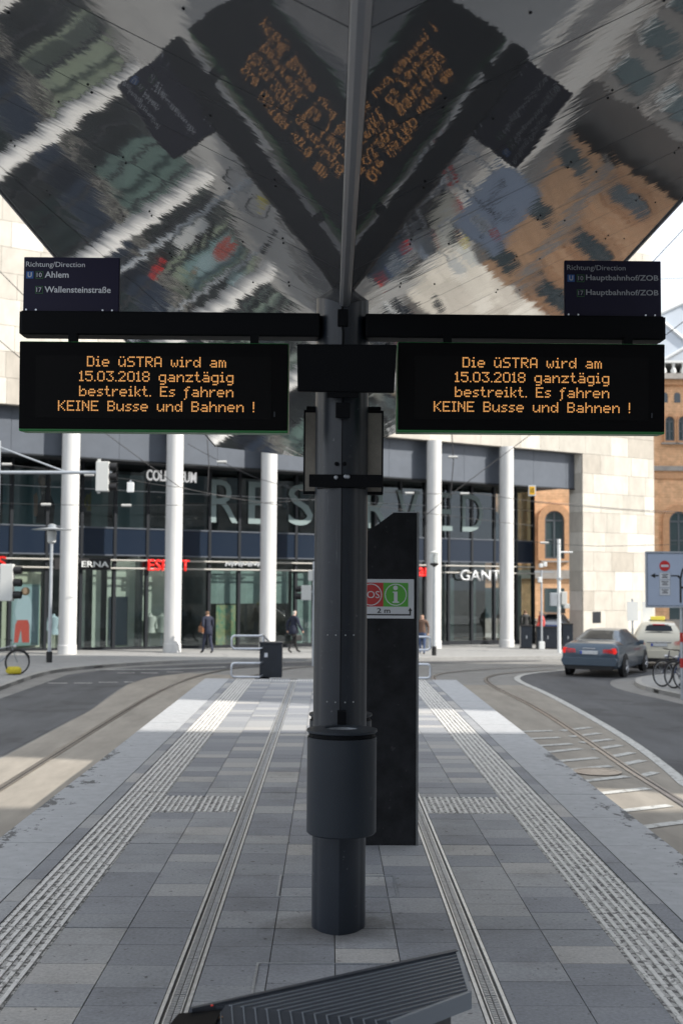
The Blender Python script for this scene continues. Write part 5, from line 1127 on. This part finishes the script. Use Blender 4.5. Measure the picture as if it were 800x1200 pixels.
for i, (z0, z1) in enumerate(((.66, .82), (.47, .65), (.29, .46))):
    pl = MB().box(.33, .58, -.009, -.005, bz + z0, bz + z1).build('supplementary_plate', m_galv, t); MB().box(.337, .573, -.011, -.009, bz + z0 + .007, bz + z1 - .007).build('field', m_signwhite, pl)
    for q, wd in ((z1 - .05, .16), (z1 - .085, .1), (z1 - .12, .14)): MB().box(.455 - wd / 2, .455 + wd / 2, -.0125, -.0115, bz + q, bz + q + .018).build('print_line', m_ink, pl)
for dx, st_ in ((.86, True), (1.06, True), (1.7, False)):
    p = MB().tube([(dx, .08, 0), (dx, .08, bz + 1.2)], .038, 10).build('post', m_galv, t, smooth=50)
    if st_:
        for z0 in (.75, 1.35): MB().lathe([(.042, z0), (.042, z0 + .22)], (dx, .08, 0), 10).build('red_band', m_red, p)
t = thing('parking_post', 'short white sign post right of the taxi, under the direction board', 'sign', (11.55, 43.6, gz(11.5, 43.6) + .1)); MB().tube([(0, 0, 0), (0, 0, 2.6)], .04, 8).build('post', m_wl, t); MB().box(-.75, -.35, -.05, -.03, 1.5, 2.2).build('plate', m_wl, t); MB().box(-.2, .2, -.05, -.03, 1.5, 2.2).build('plate', m_wl, t); MB().tube([(-.55, 0, 0), (-.55, 0, 2.3)], .035, 8).build('post', m_galv, t)

# ------------------------------------------------------------------ overhead wires
m_wire = mat('wire', (.05, .05, .052), .5, .5); m_iso = mat('insulator', (.5, .5, .48), .4)
def wire(label, pts, r=.012, sag=0, beads=()):
    t = thing('overhead_wire', label, 'wire', pts[0], group='overhead wires')
    P = [Vector(p) for p in pts]; path = []
    for a, b in zip(P[:-1], P[1:]):
        for i in range(9): s_ = i / 8; q = a.lerp(b, s_); q.z -= sag * 4 * s_ * (1 - s_); path.append(q - P[0])
    MB().tube([p for i, p in enumerate(path) if i == 0 or (p - path[i - 1]).length > 1e-5], r, 6).build('strand', m_wire, t, smooth=60)
    for f in beads:
        q = path[min(int(f * 8), len(path) - 1)]; MB().tube([q - Vector((.16, 0, .0)), q + Vector((.16, 0, .0))], .045, 8).build('insulator', m_iso, t, smooth=60)
wire('overhead wire slanting over the sky at the left edge, behind the Ahlem sign', [at(-60, 258, 24), at(60, 378, 25)], .009)
wire('lower overhead wire slanting past the left end of the left arm', [at(-60, 348, 24), at(60, 450, 25)], .009)
wire('overhead wire crossing the sky right of the Hauptbahnhof sign', [at(700, 375, 26), at(860, 205, 22)], .009)
wire('overhead wire rising from the right end of the right arm', [at(700, 452, 26), at(860, 332, 24)], .009)
wire('faint level wire across the sky right of the Hauptbahnhof sign', [at(640, 333, 40), at(860, 323, 40)], .008)
wire('wire falling from the left display to the white column', [at(60, 458, 40), at(211, 571, 41.5), at(330, 592, 44)], .014, .05)
wire('level span wire with insulators across the upper glass at the left', [at(-40, 537, 40), at(153, 562, 40), at(211, 571, 41.5)], .011, .03, (.3, .8))
wire('span wire with insulators below the COLLOSEUM lettering', [at(-40, 588, 40), at(211, 592, 40), at(370, 585, 42)], .010, .05, (.4, .75))
wire('wire running down to the right over the RESERVED letters', [at(220, 520, 40), at(300, 560, 40), at(420, 590, 42), at(625, 616, 45)], .011, .04, (.5,))
wire('span wire crossing between the right hand columns', [at(430, 575, 42), at(560, 578, 43), at(672, 591, 46), at(810, 600, 48)], .012, .06, (.4, .9))
wire('wire climbing to the right between the right hand columns', [at(455, 640, 40), at(530, 578, 41), at(640, 495, 42)], .013, .0)
wire('dropper wire hanging in front of the fourth column gap', [at(529, 505, 41), at(531, 540, 41), at(528, 578, 41)], .018, 0, (.9,))
wire('level wire across the stone pier above the road sign', [at(600, 632, 46), at(700, 640, 46), at(860, 634, 46)], .010, .04, (.45,))
wire('wire across the brick wall above the road sign', [at(620, 588, 48), at(860, 606, 46)], .010, .05)
wire('dropper wire hanging left of the letter R on the upper glass', [at(243, 515, 40), at(245, 545, 40), at(243, 582, 40)], .016, 0)

# ------------------------------------------------------------------ tower block further along the right side; with the office block it leaves the sunlit gap across the platform
tw = thing('tower_block', 'grey tower block with window bands right of the street, seen in reflections', 'building', (25, 32, -1))
MB().box(0, 20, -22, 0, 0, 27).build('wall', m_off, tw)
TWN = MB().box(0, 1.7, 0, .06, 0, 1.9).mesh('window', m_pane); TWS = MB().box(-.06, 0, 0, 1.7, 0, 1.9).mesh('window', m_pane)
for r_ in range(7):
    z = 1.2 + r_ * 3.6
    for i in range(7): link('window', TWN, tw, (.8 + i * 2.75, 0, z)); link('window', TWS, tw, (0, -21.2 + i * 3.05, z))
    MB().box(-.1, 20.1, -22.1, .1, z - .75, z - .5).build('string_course', m_bstone, tw)

ht = thing('hotel_block', 'dark stone block with rows of windows beyond the station, seen in the canopy', 'building', (32.5, 70, -2))
MB().box(0, 40, 0, 18, 0, 24).build('wall', mat('hotel_stone', (.16, .155, .15), .8, var=.12, scale=1), ht)
HW_ = MB().box(0, 1.5, -.06, 0, 0, 2.1).mesh('window', m_pane); HS_ = MB().box(-.15, 1.65, -.14, 0, -.16, -.005).mesh('sill', m_wl)
for r_ in range(6):
    for i in range(14): w = link('window', HW_, ht, (.9 + i * 2.75, 0, 1.4 + r_ * 3.6)); link('sill', HS_, w)
    MB().box(-.1, 40, -.12, 0, .55 + r_ * 3.6, .85 + r_ * 3.6).build('string_course', m_bstone, ht)
